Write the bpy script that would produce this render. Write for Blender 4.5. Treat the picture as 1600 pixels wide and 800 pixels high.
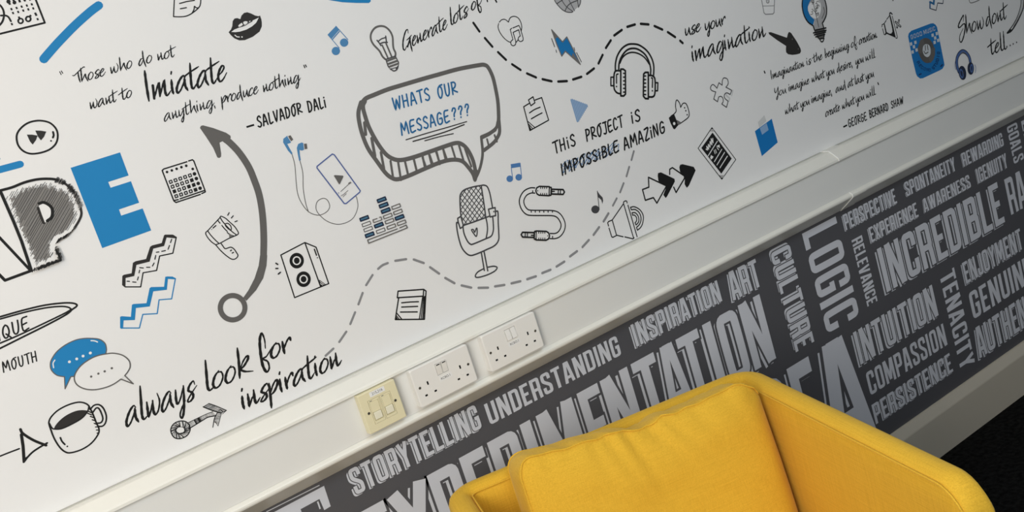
import bpy, bmesh, math, random
from mathutils import Vector, Matrix, noise
random.seed(7)
SC = bpy.context.scene
for o in list(bpy.data.objects): bpy.data.objects.remove(o)
R = math.radians
# ---------------- camera (about 1.6 m up, 2 m from the wall, rolled) ----------------
cd = bpy.data.cameras.new('camera'); cam = bpy.data.objects.new('camera', cd); SC.collection.objects.link(cam)
cd.sensor_width = 36; cd.lens = 36; cd.clip_start = 0.05
_X = (0.80295826, -0.35895208, 0.47582711); _D = (0.29494168, 0.93301647, 0.20613021); _N = (-0.51794541, -0.02517271, 0.85504321)
rt = Vector((_X[0], _N[0], -_D[0])); up = -Vector((_X[1], _N[1], -_D[1])); fw = Vector((_X[2], _N[2], -_D[2]))
M = Matrix((rt, up, -fw)).transposed().to_4x4(); M.translation = Vector((0, -2.0, 1.604))
cam.matrix_world = M
SC.camera = cam
# ---------------- light and exposure ----------------
SC.view_settings.view_transform = 'Standard'; SC.view_settings.look = 'None'
SC.view_settings.gamma = 1; SC.view_settings.use_curve_mapping = False
SC.view_settings.exposure = 0.15
wd = bpy.data.worlds.new('world'); SC.world = wd; wd.use_nodes = True
wd.node_tree.nodes['Background'].inputs[0].default_value = (0.80, 0.90, 1.0, 1)
wd.node_tree.nodes['Background'].inputs[1].default_value = 0.22
def area(name, loc, target, sx, sy, power, col):
    l = bpy.data.lights.new(name, 'AREA'); l.shape = 'RECTANGLE'; l.size = sx; l.size_y = sy; l.energy = power; l.color = col
    o = bpy.data.objects.new(name, l); SC.collection.objects.link(o); o.location = loc
    o.rotation_euler = (Vector(target) - Vector(loc)).to_track_quat('-Z', 'Y').to_euler(); return o
area('window_light', (-1.3,-2.5,1.9), (.5,0,1.0), 1.3, 1.3, 56, (1.0,.965,.895))
area('center_fill_light', (1.1,-1.7,2.57), (1.3,-.9,0), 1.2, .6, 20, (.80,.91,1.0))  # added cool fill to brighten the middle of the wall, no real fixture
area('warm_fill_light', (-.7,-.95,2.57), (-.4,-.3,0), .9, .4, 5, (1.0,.62,.30))  # added warm light just under the ceiling, tints the upper left wall
# ---------------- materials ----------------
def mat(name, col, rough=.6, spec=.3, noise_amt=0, nscale=8, bump=0, bscale=60, sheen=0):
    m = bpy.data.materials.new(name); m.use_nodes = True; nt = m.node_tree; b = nt.nodes['Principled BSDF']
    b.inputs['Base Color'].default_value = (*col, 1); b.inputs['Roughness'].default_value = rough
    b.inputs['Specular IOR Level'].default_value = spec
    if sheen: b.inputs['Sheen Weight'].default_value = sheen
    tc = nt.nodes.new('ShaderNodeTexCoord')
    if noise_amt:
        n = nt.nodes.new('ShaderNodeTexNoise'); n.inputs['Scale'].default_value = nscale; n.inputs['Detail'].default_value = 5
        nt.links.new(tc.outputs['Object'], n.inputs['Vector'])
        mx = nt.nodes.new('ShaderNodeMix'); mx.data_type = 'RGBA'
        mx.inputs[6].default_value = (*[c*(1-noise_amt) for c in col], 1); mx.inputs[7].default_value = (*[min(1, c*(1+noise_amt)) for c in col], 1)
        nt.links.new(n.outputs['Fac'], mx.inputs[0]); nt.links.new(mx.outputs[2], b.inputs['Base Color'])
    if bump:
        n = nt.nodes.new('ShaderNodeTexNoise'); n.inputs['Scale'].default_value = bscale; n.inputs['Detail'].default_value = 3
        nt.links.new(tc.outputs['Object'], n.inputs['Vector'])
        bp = nt.nodes.new('ShaderNodeBump'); bp.inputs['Strength'].default_value = bump; bp.inputs['Distance'].default_value = .002
        nt.links.new(n.outputs['Fac'], bp.inputs['Height']); nt.links.new(bp.outputs[0], b.inputs['Normal'])
    return m
PAL = dict(k=(.010,.010,.010), c=(.028,.026,.025), g=(.125,.120,.116), d=(.06,.06,.065), g2=(.16,.155,.15), g3=(.25,.25,.26), g4=(.55,.55,.55), h=(.24,.23,.22),
 b=(.014,.215,.50), b2=(.075,.235,.46), b3=(.085,.13,.34), b4=(.02,.14,.33), b5=(.075,.20,.45), b6=(.01,.17,.44), b7=(.32,.45,.64), b8=(.18,.31,.52), b9=(.006,.17,.48), b10=(.07,.14,.36),
 n=(.012,.02,.05), n1=(.07,.18,.28), n2=(.008,.03,.12), p=(.42,.42,.43), t1=(.60,.61,.61), t2=(.25,.40,.62), w=(.80,.80,.80), w2=(.58,.62,.66), d2=(.10,.095,.09), W=(.64,.65,.70), D=(.092,.091,.100))
INK = {k: mat('print_'+k, v, .55, .25) for k, v in PAL.items()}
M_WALL = mat('wall_white', (.80,.80,.80), .5, .3, .012, 3, .08, 90)
M_PANEL = mat('panel_grey', (.092,.091,.100), .55, .3, .05, 5, .05, 90)
M_TRUNK = mat('trunking_cream', (.83,.82,.76), .38, .45, .015, 4, .02, 40)
M_LID = mat('trunking_lid', (.78,.78,.755), .4, .4, .015, 4, .02, 40)
M_SOCK = mat('socket_white', (.85,.84,.81), .3, .5)
M_MOD = mat('module_cream', (.80,.74,.50), .35, .45)
M_SKIRT = mat('skirting_gloss', (.56,.51,.42), .3, .5, .03, 6, .03, 30)
M_SHUT = mat('shutter_cream', (.83,.80,.64), .3, .4)
M_DARK = mat('slot_dark', (.006,.006,.006), .7, .1)
M_SCREW = mat('screw_steel', (.10,.095,.08), .35, .6)
M_LABEL = mat('label_white', (.86,.86,.85), .5, .3)
M_INK = mat('label_ink', (.08,.08,.08), .6, .2)
M_WHITE = mat('raw_edge_highlight', (.92,.92,.90), .4, .4)  # whiter than the trunking: highlight on the joint edges put into the colour
M_CEIL = mat('ceiling_white', (.80,.80,.78), .8, .1, .02, 5)
M_LEG = mat('chair_leg_wood', (.10,.055,.03), .4, .4, .2, 20)
def carpet_mat():
    m = mat('carpet_charcoal', (.012,.012,.013), .95, .05); nt = m.node_tree; b = nt.nodes['Principled BSDF']
    tc = nt.nodes.new('ShaderNodeTexCoord'); v = nt.nodes.new('ShaderNodeTexVoronoi'); v.inputs['Scale'].default_value = 260
    nt.links.new(tc.outputs['Object'], v.inputs['Vector'])
    n = nt.nodes.new('ShaderNodeTexNoise'); n.inputs['Scale'].default_value = 70; n.inputs['Detail'].default_value = 6
    nt.links.new(tc.outputs['Object'], n.inputs['Vector'])
    r = nt.nodes.new('ShaderNodeValToRGB'); r.color_ramp.elements[0].position = .35; r.color_ramp.elements[0].color = (.003,.003,.003,1)
    r.color_ramp.elements[1].position = .75; r.color_ramp.elements[1].color = (.016,.016,.0155,1)
    nt.links.new(n.outputs['Fac'], r.inputs[0]); nt.links.new(r.outputs[0], b.inputs['Base Color'])
    bp = nt.nodes.new('ShaderNodeBump'); bp.inputs['Strength'].default_value = .8; bp.inputs['Distance'].default_value = .002
    nt.links.new(v.outputs['Distance'], bp.inputs['Height']); nt.links.new(bp.outputs[0], b.inputs['Normal']); return m
M_CARPET = carpet_mat()
def fabric_mat():
    m = bpy.data.materials.new('mustard_fabric'); m.use_nodes = True; nt = m.node_tree; b = nt.nodes['Principled BSDF']
    b.inputs['Roughness'].default_value = .85; b.inputs['Specular IOR Level'].default_value = .15; b.inputs['Sheen Weight'].default_value = .25
    b.inputs['Sheen Roughness'].default_value = .4; b.inputs['Sheen Tint'].default_value = (1,.85,.4,1)
    tc = nt.nodes.new('ShaderNodeTexCoord'); fac = None
    for sc in ((30,1500,2600),(2600,1500,30),(1400,30,1400)):
        mp = nt.nodes.new('ShaderNodeMapping'); mp.inputs['Scale'].default_value = [s*.35 for s in sc]
        nt.links.new(tc.outputs['Object'], mp.inputs['Vector'])
        n = nt.nodes.new('ShaderNodeTexNoise'); n.inputs['Scale'].default_value = 1; n.inputs['Detail'].default_value = 3
        nt.links.new(mp.outputs[0], n.inputs['Vector'])
        if fac is None: fac = n.outputs['Fac']
        else:
            a = nt.nodes.new('ShaderNodeMath'); a.operation = 'ADD'; nt.links.new(fac, a.inputs[0]); nt.links.new(n.outputs['Fac'], a.inputs[1]); fac = a.outputs[0]
    d = nt.nodes.new('ShaderNodeMath'); d.operation = 'DIVIDE'; d.inputs[1].default_value = 3; nt.links.new(fac, d.inputs[0])
    r = nt.nodes.new('ShaderNodeValToRGB'); e = r.color_ramp.elements
    e[0].position = .36; e[0].color = (.64,.365,.029,1); e[1].position = .62; e[1].color = (.80,.485,.046,1)
    nt.links.new(d.outputs[0], r.inputs[0]); nt.links.new(r.outputs[0], b.inputs['Base Color'])
    bp = nt.nodes.new('ShaderNodeBump'); bp.inputs['Strength'].default_value = .22; bp.inputs['Distance'].default_value = .002
    nt.links.new(d.outputs[0], bp.inputs['Height']); nt.links.new(bp.outputs[0], b.inputs['Normal']); return m
M_FAB = fabric_mat()
# ---------------- helpers ----------------
def link(name, me, mats, parent=None):
    for m in (mats if isinstance(mats, (list, tuple)) else [mats]): me.materials.append(m)
    o = bpy.data.objects.new(name, me); SC.collection.objects.link(o); o.parent = parent; return o
def obj(name, bm, mats, parent=None, smooth=False):
    me = bpy.data.meshes.new(name)
    bmesh.ops.recalc_face_normals(bm, faces=bm.faces)
    bm.to_mesh(me); bm.free()
    if smooth:
        for p in me.polygons: p.use_smooth = True
    return link(name, me, mats, parent)
def thing(name, label, cat, loc=(0,0,0), rz=0, group=None):
    o = bpy.data.objects.new(name, None); SC.collection.objects.link(o); o.location = loc; o.rotation_euler = (0,0,rz)
    o.empty_display_size = .1; o['label'] = label; o['category'] = cat
    if group: o['group'] = group
    return o
def box(bm, x0, x1, y0, y1, z0, z1, bev=0, seg=2):
    r = bmesh.ops.create_cube(bm, size=1)
    bmesh.ops.scale(bm, vec=(x1-x0, y1-y0, z1-z0), verts=r['verts']); bmesh.ops.translate(bm, vec=((x0+x1)/2, (y0+y1)/2, (z0+z1)/2), verts=r['verts'])
    if bev:
        es = list({e for v in r['verts'] for e in v.link_edges})
        bmesh.ops.bevel(bm, geom=es, offset=bev, segments=seg, affect='EDGES', profile=.5)
def prism_x(bm, prof, x0, x1):
    a = [bm.verts.new((x0, y, z)) for y, z in prof]; b = [bm.verts.new((x1, y, z)) for y, z in prof]; n = len(prof)
    bm.faces.new(a); bm.faces.new(b[::-1])
    for i in range(n): bm.faces.new((a[i], a[(i+1) % n], b[(i+1) % n], b[i]))
def tube(bm, pts, r, seg=8, closed=False):
    pts = [Vector(p) for p in pts]; n = len(pts); rings = []
    for i in range(n):
        a = pts[(i-1) % n] if (closed or i > 0) else pts[i]; b = pts[(i+1) % n] if (closed or i < n-1) else pts[i]
        t = (b-a).normalized(); u = t.orthogonal() if i == 0 else (pu - t*pu.dot(t)); u.normalize(); pu = u; v = t.cross(u)
        rings.append([bm.verts.new(pts[i] + r*(math.cos(2*math.pi*k/seg)*u + math.sin(2*math.pi*k/seg)*v)) for k in range(seg)])
    for i in range(n if closed else n-1):
        A, B_ = rings[i], rings[(i+1) % n]
        for k in range(seg): bm.faces.new((A[k], A[(k+1) % seg], B_[(k+1) % seg], B_[k]))
    if not closed: bm.faces.new(rings[0]); bm.faces.new(rings[-1][::-1])
def crom(p, closed, sub=5):
    n = len(p); out = []
    if n < 3: return [Vector(q) for q in p]
    p = [Vector(q) for q in p]
    for i in range(n if closed else n-1):
        a = p[(i-1) % n] if (closed or i > 0) else p[0]*2-p[1]; b = p[i]; c = p[(i+1) % n]; d = p[(i+2) % n] if (closed or i+2 < n) else p[-1]*2-p[-2]
        for k in range(sub):
            t = k/sub; out.append(.5*((2*b)+(c-a)*t+(2*a-5*b+4*c-d)*t*t+(3*b-a-3*c+d)*t**3))
    if not closed: out.append(p[-1])
    return out
class Ink:
    """flat vinyl print on the wall: x and z in metres, a fraction of a millimetre thick"""
    def __init__(s, base): s.v = []; s.f = []; s.m = []; s.mats = []; s.y = -base; s.j = 0
    def mi(s, c):
        if c not in s.mats: s.mats.append(c)
        return s.mats.index(c)
    def layer(s, d=.00013): s.y -= d; s.j = 0
    def poly(s, pts, c):
        s.j = (s.j+1) % 60; y = s.y - s.j*.000002; b = len(s.v); s.v += [(p[0], y, p[1]) for p in pts]; s.f.append(list(range(b, b+len(pts)))); s.m.append(s.mi(c))
    def disc(s, p, r, c, n=14): s.poly([(p[0]+r*math.cos(2*math.pi*k/n), p[1]+r*math.sin(2*math.pi*k/n)) for k in range(n)], c)
    def ribbon(s, pts, w, c, closed=False, cap=1, miter=True):
        P = [Vector(pts[0])]
        for q in pts[1:]:
            if (Vector(q)-P[-1]).length > 1e-5: P.append(Vector(q))
        if closed and (P[0]-P[-1]).length < 1e-5: P.pop()
        n = len(P)
        if n < 2: s.disc(P[0], (w if not isinstance(w, list) else w[0])/2, c); return
        ws = w if isinstance(w, list) else [w]*n
        if len(ws) != n: ws = [ws[min(i, len(ws)-1)] for i in range(n)]
        Lp, Rp = [], []
        for i in range(n):
            a = P[(i-1) % n] if (closed or i > 0) else None; b = P[(i+1) % n] if (closed or i < n-1) else None
            d1 = (P[i]-a).normalized() if a is not None else (b-P[i]).normalized(); d2 = (b-P[i]).normalized() if b is not None else d1
            t = d1+d2; t = t.normalized() if t.length > 1e-4 else d1
            nn = Vector((-t.y, t.x)); n1 = Vector((-d1.y, d1.x)); k = 1/max(nn.dot(n1), .55)
            Lp.append(P[i]+nn*k*ws[i]/2); Rp.append(P[i]-nn*k*ws[i]/2)
        for i in range(n if closed else n-1):
            j = (i+1) % n; s.j = (s.j+1) % 60; y = s.y - s.j*.000002; b0 = len(s.v)
            s.v += [(q.x, y, q.y) for q in (Lp[i], Rp[i], Rp[j], Lp[j])]; s.f.append([b0, b0+1, b0+2, b0+3]); s.m.append(s.mi(c))
        if cap and not closed:
            for e in (0, n-1):
                if ws[e] > .0006: s.disc(P[e], ws[e]/2, c, 10)
    def build(s, name, parent):
        me = bpy.data.meshes.new(name); me.from_pydata(s.v, [], s.f); me.update()
        for i, p in enumerate(me.polygons): p.material_index = s.m[i]
        return link(name, me, [INK[c] for c in s.mats], parent)
# glyphs: hand brush script (unit = x height), drawn stroke by stroke; first number is the advance
SCR = {
'a':(.72,[[(.55,.88),(.42,1.02),(.2,.75),(.05,.28),(.12,-.02),(.28,.12),(.44,.5),(.52,.82)],[(.5,.85),(.54,.35),(.7,-.02)]]),
'b':(.6,[[(.02,2),(.1,1),(.14,.04)],[(.12,.2),(.3,.7),(.46,.85),(.5,.5),(.34,.06),(.14,.02)]]),
'c':(.48,[[(.48,.78),(.42,1.0),(.24,.88),(.07,.4),(.12,.02),(.3,.02),(.5,.3)]]),
'd':(.66,[[(.4,.85),(.22,.85),(.06,.35),(.12,0),(.3,.2),(.45,.75)],[(.36,1.9),(.44,.8),(.68,-.4)]]),
'e':(.5,[[(.06,.42),(.28,.6),(.42,.88),(.3,1.02),(.12,.7),(.07,.25),(.2,0),(.38,.12),(.58,.48)]]),
'f':(.55,[[(.34,.9),(.3,1.5),(.16,2.05),(.06,1.7),(.08,.9),(.2,-.2),(.4,-.8),(.54,-.62),(.46,-.1),(.2,.22),(.4,.3),(.62,.7)]]),
'g':(.66,[[(.5,.86),(.32,1.0),(.12,.6),(.08,.12),(.22,.04),(.44,.5),(.58,.98)],[(.58,1.0),(.6,.3),(.56,-.5),(.44,-.82),(.32,-.62),(.4,-.25),(.62,.1),(.84,.5)]]),
'h':(.66,[[(.04,1.9),(.1,1),(.16,.02)],[(.16,.05),(.32,.55),(.46,.92),(.52,.5),(.72,-.15)]]),
'i':(.26,[[(.04,.95),(.08,.4),(.16,0)],[(.02,1.32),(.04,1.46)]]),
'j':(.26,[[(.04,.95),(.1,-.5)]]),
'k':(.68,[[(.02,2),(.1,1),(.14,0)],[(.16,.55),(.3,1.0),(.48,1.25),(.54,1.05),(.34,.68),(.18,.55),(.4,.3),(.78,.12)]]),
'l':(.3,[[(.02,2),(.08,1),(.13,.25),(.24,0),(.42,.12)]]),
'm':(1.0,[[(.02,.88),(.1,.02)],[(.12,.05),(.24,.6),(.36,.92),(.42,.05)],[(.44,.05),(.56,.65),(.66,.98),(.72,.3),(.84,0),(1.05,.25)]]),
'n':(.62,[[(.04,.92),(.1,.4),(.14,.05),(.26,.45),(.32,.6)],[(.36,1.02),(.42,.35),(.52,.02),(.72,.3)]]),
'o':(.54,[[(.3,1.02),(.12,.75),(.04,.3),(.16,0),(.36,.08),(.5,.5),(.42,.88),(.24,.92)]]),
'p':(.56,[[(.04,1.0),(.12,.1),(.18,-.8)],[(.12,.2),(.26,.75),(.44,1.02),(.52,.75),(.36,.3),(.16,.12)]]),
'r':(.44,[[(.04,.92),(.1,.4),(.16,.02)],[(.12,.3),(.24,.75),(.4,1.04),(.48,.78)]]),
's':(.46,[[(.5,.82),(.42,1.06),(.22,.9),(.14,.62),(.36,.4),(.42,.12),(.26,-.06),(.1,.0),(.26,.3),(.62,.72)]]),
't':(.42,[[(.06,1.72),(.1,.9),(.16,.2),(.28,0),(.46,.28)],[(-.3,.92),(.05,1.12),(.58,1.36)]]),
'u':(.56,[[(.04,.95),(.08,.35),(.16,.05),(.3,.25),(.42,.92)],[(.42,.95),(.48,.3),(.62,-.1)]]),
'w':(.78,[[(.04,.92),(.1,.4),(.16,.04),(.28,.4),(.36,.85)],[(.36,.88),(.4,.3),(.52,0),(.68,.2),(.74,.7),(.6,1.2)]]),
'y':(.58,[[(.04,.95),(.08,.35),(.18,.08),(.34,.4),(.48,1.0)],[(.48,1.02),(.52,.2),(.5,-.55),(.4,-.85),(.3,-.6),(.42,-.2),(.6,.1)]]),
'I':(.4,[[(0,1.95),(.1,1.0),(.24,-.05)]]),
'T':(.62,[[(-.05,1.2),(.12,1.12),(.5,1.5),(.95,1.92),(1.08,1.84)],[(.45,1.5),(.52,.8),(.66,0)]]),
'G':(.98,[[(.62,1.6),(.54,2.05),(.3,1.9),(.06,1.1),(.06,.3),(.24,0),(.46,.35)],[(.44,.95),(.7,1.05),(1.0,1.25)],[(.8,1.1),(.86,.4),(1.06,-.55)],[(.84,1.0),(.54,.2)]]),
'Y':(.72,[[(0,1.9),(.06,1.1),(.2,.85),(.4,1.2),(.58,1.9)],[(.58,1.9),(.6,.9),(.52,-.3),(.4,-.7),(.32,-.4),(.46,0),(.72,.4)]]),
'S':(.8,[[(.62,1.3),(.66,1.9),(.5,1.75),(.16,1.2),(.1,.85),(.3,.82),(.66,1.05),(.84,.8),(.7,-.1),(.44,-.7),(.24,-.55),(.26,0),(.6,.6)]]),
',':(.25,[[(.12,.1),(.16,-.3)]]), '.':(.2,[[(.1,0),(.11,.05)]]), ' ':(.5,[]) }
# tall hand capitals (unit = cap height), one pen width
CAP = {
'A':(.52,[[(.04,0),(.16,.85),(.22,1),(.3,.85),(.46,0)],[(.12,.34),(.4,.34)]]),
'B':(.46,[[(.06,0),(.06,1)],[(.06,1),(.28,.95),(.36,.78),(.26,.58),(.08,.52),(.3,.46),(.4,.26),(.3,.06),(.06,0)]]),
'C':(.46,[[(.38,.84),(.28,1),(.12,.9),(.05,.5),(.1,.1),(.24,0),(.4,.16)]]),
'D':(.5,[[(.06,0),(.06,1)],[(.03,1),(.28,.92),(.4,.6),(.36,.2),(.2,.02),(.06,0)]]),
'E':(.44,[[(.38,1.02),(.06,.94),(.06,.04),(.4,.06)],[(.06,.5),(.32,.54)]]),
'G':(.52,[[(.4,.86),(.28,1),(.12,.88),(.05,.5),(.1,.1),(.26,0),(.42,.14),(.42,.48),(.24,.48)]]),
'H':(.5,[[(.06,0),(.06,1)],[(.4,0),(.4,1)],[(.06,.5),(.4,.5)]]),
'i':(.2,[[(.1,0),(.08,.66)],[(.07,.9),(.08,.93)]]),
'I':(.2,[[(.1,0),(.1,1)]]),
'J':(.42,[[(.06,1),(.4,1)],[(.3,1),(.32,.2),(.22,0),(.06,.06)]]),
'L':(.4,[[(.06,1),(.08,.04),(.36,.06)]]),
'M':(.66,[[(.05,0),(.1,1),(.3,.36),(.5,1),(.6,0)]]),
'N':(.52,[[(.06,0),(.06,1),(.4,.02),(.4,1)]]),
'O':(.5,[[(.24,.98),(.1,.8),(.05,.4),(.14,.02),(.28,.02),(.4,.4),(.36,.8),(.24,.98),(.46,1.04)]]),
'P':(.44,[[(.06,0),(.06,1)],[(.04,1),(.26,.97),(.38,.78),(.3,.54),(.08,.44)]]),
'Q':(.5,[[(.24,1),(.1,.82),(.04,.4),(.14,.02),(.3,.04),(.42,.4),(.36,.84),(.24,1)],[(.22,.3),(.48,-.1)]]),
'R':(.48,[[(.06,0),(.06,1)],[(.04,1),(.28,.97),(.38,.78),(.28,.54),(.08,.44),(.26,.24),(.46,.1)]]),
'S':(.44,[[(.38,.84),(.28,1),(.12,.92),(.08,.7),(.22,.52),(.36,.34),(.36,.12),(.22,0),(.05,.12)]]),
'T':(.44,[[(0,.98),(.44,1.02)],[(.22,1),(.23,0)]]),
'U':(.5,[[(.06,1),(.08,.24),(.2,0),(.34,.1),(.4,.5),(.4,1)]]),
'V':(.48,[[(.04,1),(.22,.02),(.42,1)]]),
'W':(.66,[[(.04,1),(.16,.02),(.32,.8),(.46,.02),(.6,1)]]),
'Z':(.46,[[(.04,.98),(.4,.98),(.06,.03),(.42,.05)]]),
'?':(.42,[[(.06,.8),(.14,1),(.28,.98),(.32,.76),(.2,.52),(.18,.3)],[(.17,.06),(.175,.09)]]), ' ':(.3,[]) }
# heavy condensed poster capitals (unit = cap height)
def chaikin(p, closed=False, n=2):
    for _ in range(n):
        q = [] if closed else [p[0]]
        m = len(p)
        for i in range(m if closed else m-1):
            a, b = p[i], p[(i+1) % m]
            if closed or i > 0: q.append((a[0]*.75+b[0]*.25, a[1]*.75+b[1]*.25))
            if closed or i < m-2: q.append((a[0]*.25+b[0]*.75, a[1]*.25+b[1]*.75))
        if not closed: q.append(p[-1])
        p = q
    return p
# 'r' marks strokes whose corners are rounded
_O = ('o', [(.07,.24),(.07,.76),(.08,.93),(.21,.93),(.34,.93),(.35,.76),(.35,.24),(.34,.07),(.21,.07),(.08,.07)])
_c = [(.35,.66),(.35,.78),(.34,.93),(.21,.93),(.08,.93),(.07,.76),(.07,.24),(.08,.07),(.21,.07),(.34,.07),(.35,.22)]
_b = ('r', [(.08,.93),(.22,.93),(.35,.93),(.35,.80),(.35,.60),(.35,.45),(.22,.45),(.08,.45)])
_s = [(.07,0),(.07,1)]
FAT = {
'A':(.46,[[(.065,0),(.185,1)],[(.395,0),(.275,1)],[(.13,.26),(.33,.26)],[(.16,.94),(.30,.94)]]),
'B':(.42,[_s,('r',[(.08,.93),(.2,.93),(.34,.93),(.34,.82),(.34,.64),(.33,.52),(.2,.52),(.08,.52)]),('r',[(.08,.5),(.2,.5),(.35,.5),(.35,.40),(.35,.18),(.35,.07),(.2,.07),(.08,.07)])]),
'C':(.42,[('r',_c+[(.35,.36)])]), 'D':(.42,[_s,('r',[(.08,.93),(.18,.93),(.34,.93),(.35,.74),(.35,.26),(.34,.07),(.18,.07),(.08,.07)])]),
'E':(.37,[_s,[(.08,.93),(.36,.93)],[(.08,.07),(.36,.07)],[(.08,.5),(.31,.5)]]), 'F':(.36,[_s,[(.08,.93),(.36,.93)],[(.08,.5),(.31,.5)]]),
'G':(.42,[('r',_c+[(.35,.36)]),[(.22,.46),(.42,.46)],[(.35,.25),(.35,.46)]]), 'H':(.42,[_s,[(.35,0),(.35,1)],[(.1,.5),(.32,.5)]]), 'I':(.14,[_s]),
'J':(.38,[('r',[(.31,1),(.31,.26),(.30,.07),(.18,.07),(.07,.07),(.06,.22),(.06,.36)])]), 'K':(.44,[_s,[(.37,1),(.13,.45)],[(.2,.58),(.38,0)]]),
'L':(.36,[_s,[(.08,.07),(.35,.07)]]), 'M':(.58,[_s,[(.11,1),(.29,.12)],[(.47,1),(.29,.12)],[(.51,0),(.51,1)]]),
'N':(.46,[_s,[(.10,1),(.36,0)],[(.39,0),(.39,1)]]), 'O':(.42,[_O]), 'P':(.41,[_s,_b]),
'R':(.42,[_s,_b,('r',[(.20,.45),(.33,.45),(.345,.33),(.35,.22),(.36,0)])]),
'S':(.42,[('r',[(.35,.68),(.35,.78),(.34,.93),(.21,.93),(.08,.93),(.07,.80),(.07,.66),(.12,.58),(.30,.42),(.35,.34),(.35,.22),(.34,.07),(.21,.07),(.08,.07),(.07,.22),(.07,.33)])]),
'T':(.40,[[(.20,0),(.20,.98)],[(0,.93),(.40,.93)]]), 'U':(.42,[('r',[(.07,1),(.07,.26),(.08,.07),(.21,.07),(.34,.07),(.35,.26),(.35,1)])]),
'V':(.44,[[(.065,1),(.19,0)],[(.375,1),(.25,0)],[(.15,.05),(.29,.05)]]), 'W':(.66,[[(.06,1),(.17,0)],[(.31,1),(.21,0)],[(.35,1),(.45,0)],[(.60,1),(.49,0)]]),
'X':(.44,[[(.065,0),(.375,1)],[(.065,1),(.375,0)]]), 'Y':(.44,[[(.065,1),(.22,.44)],[(.375,1),(.22,.44)],[(.22,.5),(.22,0)]]), ' ':(.2,[]) }
def fat_stroke(st):
    if isinstance(st, tuple): return chaikin(list(st[1]), st[0] == 'o', 2), st[0] == 'o'
    return list(st), False
def word_width(F, text, gap=0): return sum(F[c][0] for c in text) + gap*(len(text)-1)
def put_text(ink, font, text, col, w, ox, oz, ex, ez, ux, uz):
    F = {'s':SCR,'c':CAP,'f':FAT}[font]; gap = .08 if font == 'f' else (.1 if font == 'c' else .04)
    tw = word_width(F, text, gap); o = Vector((ox, oz)); e = Vector((ex, ez))/tw; u = Vector((ux, uz)); x = 0
    if font == 'f': w = u.length*.14
    for ch in text:
        a, strokes = F[ch]
        for st in strokes:
            pts, cl = fat_stroke(st)
            if font != 'f' and len(pts) > 2: pts = [tuple(p) for p in crom(pts, False, 4)]
            Q = [o + e*(x+p[0]) + u*p[1] for p in pts]
            if font == 's':
                n = len(Q); ws = []
                for i in range(n):
                    d = (Q[min(i+1,n-1)]-Q[max(i-1,0)]); dn = -d.y/max(d.length, 1e-6)
                    k = .62 + .5*max(dn, 0) + (.1 if dn < 0 else 0); t = i/max(n-1, 1); k *= min(1, .55+3*min(t, 1-t)) if n > 3 else 1
                    ws.append(w*k*(1+.12*math.sin(i*2.3+x*7)))
                ink.ribbon(Q, ws, col)
            else: ink.ribbon(Q, w, col, cl, 0 if font == 'f' else 1)
        x += a+gap
def poster(ink, text, sh, ox, oz, ex, ez, ux, uz, boxes=None):
    """heavy word: drop outline, dark gap, white face"""
    gap = .085; tw = word_width(FAT, text, gap); o = Vector((ox, oz)); E = Vector((ex, ez)); U = Vector((ux, uz)); e = E/tw; H = U.length
    for ly in ((0, 1, 2) if sh else (2,)):
        ink.layer(.00034); x = 0
        for ch in text:
            a, strokes = FAT[ch]
            for st in strokes:
                pts, cl = fat_stroke(st); wd = .14; off = (0, 0)
                if ly == 0: off = (-sh*1.0, -sh*.62)
                if ly < 2 and not cl:
                    g = .032 if ly == 1 else 0
                    if g:
                        d0 = (Vector(pts[0])-Vector(pts[1])).normalized()*g; d1 = (Vector(pts[-1])-Vector(pts[-2])).normalized()*g
                        pts = [tuple(Vector(pts[0])+d0)] + pts[1:-1] + [tuple(Vector(pts[-1])+d1)]
                if ly == 1: wd = .14+.064
                # build in letter space so that strokes keep their proportions, then map
                tmp = Ink(0); tmp.ribbon([(p[0]+off[0], p[1]+off[1]) for p in pts], wd, 'W', cl, 0)
                b0 = len(ink.v); ink.j = (ink.j+5) % 60; y = ink.y - ink.j*.000003
                for vx, vy, vz in tmp.v:
                    q = o + e*(x+vx) + U*vz; ink.v.append((q.x, y + vy, q.y))
                mi = ink.mi('D' if ly == 1 else 'W')
                for f in tmp.f: ink.f.append([b0+i for i in f]); ink.m.append(mi)
            x += a+gap
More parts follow.
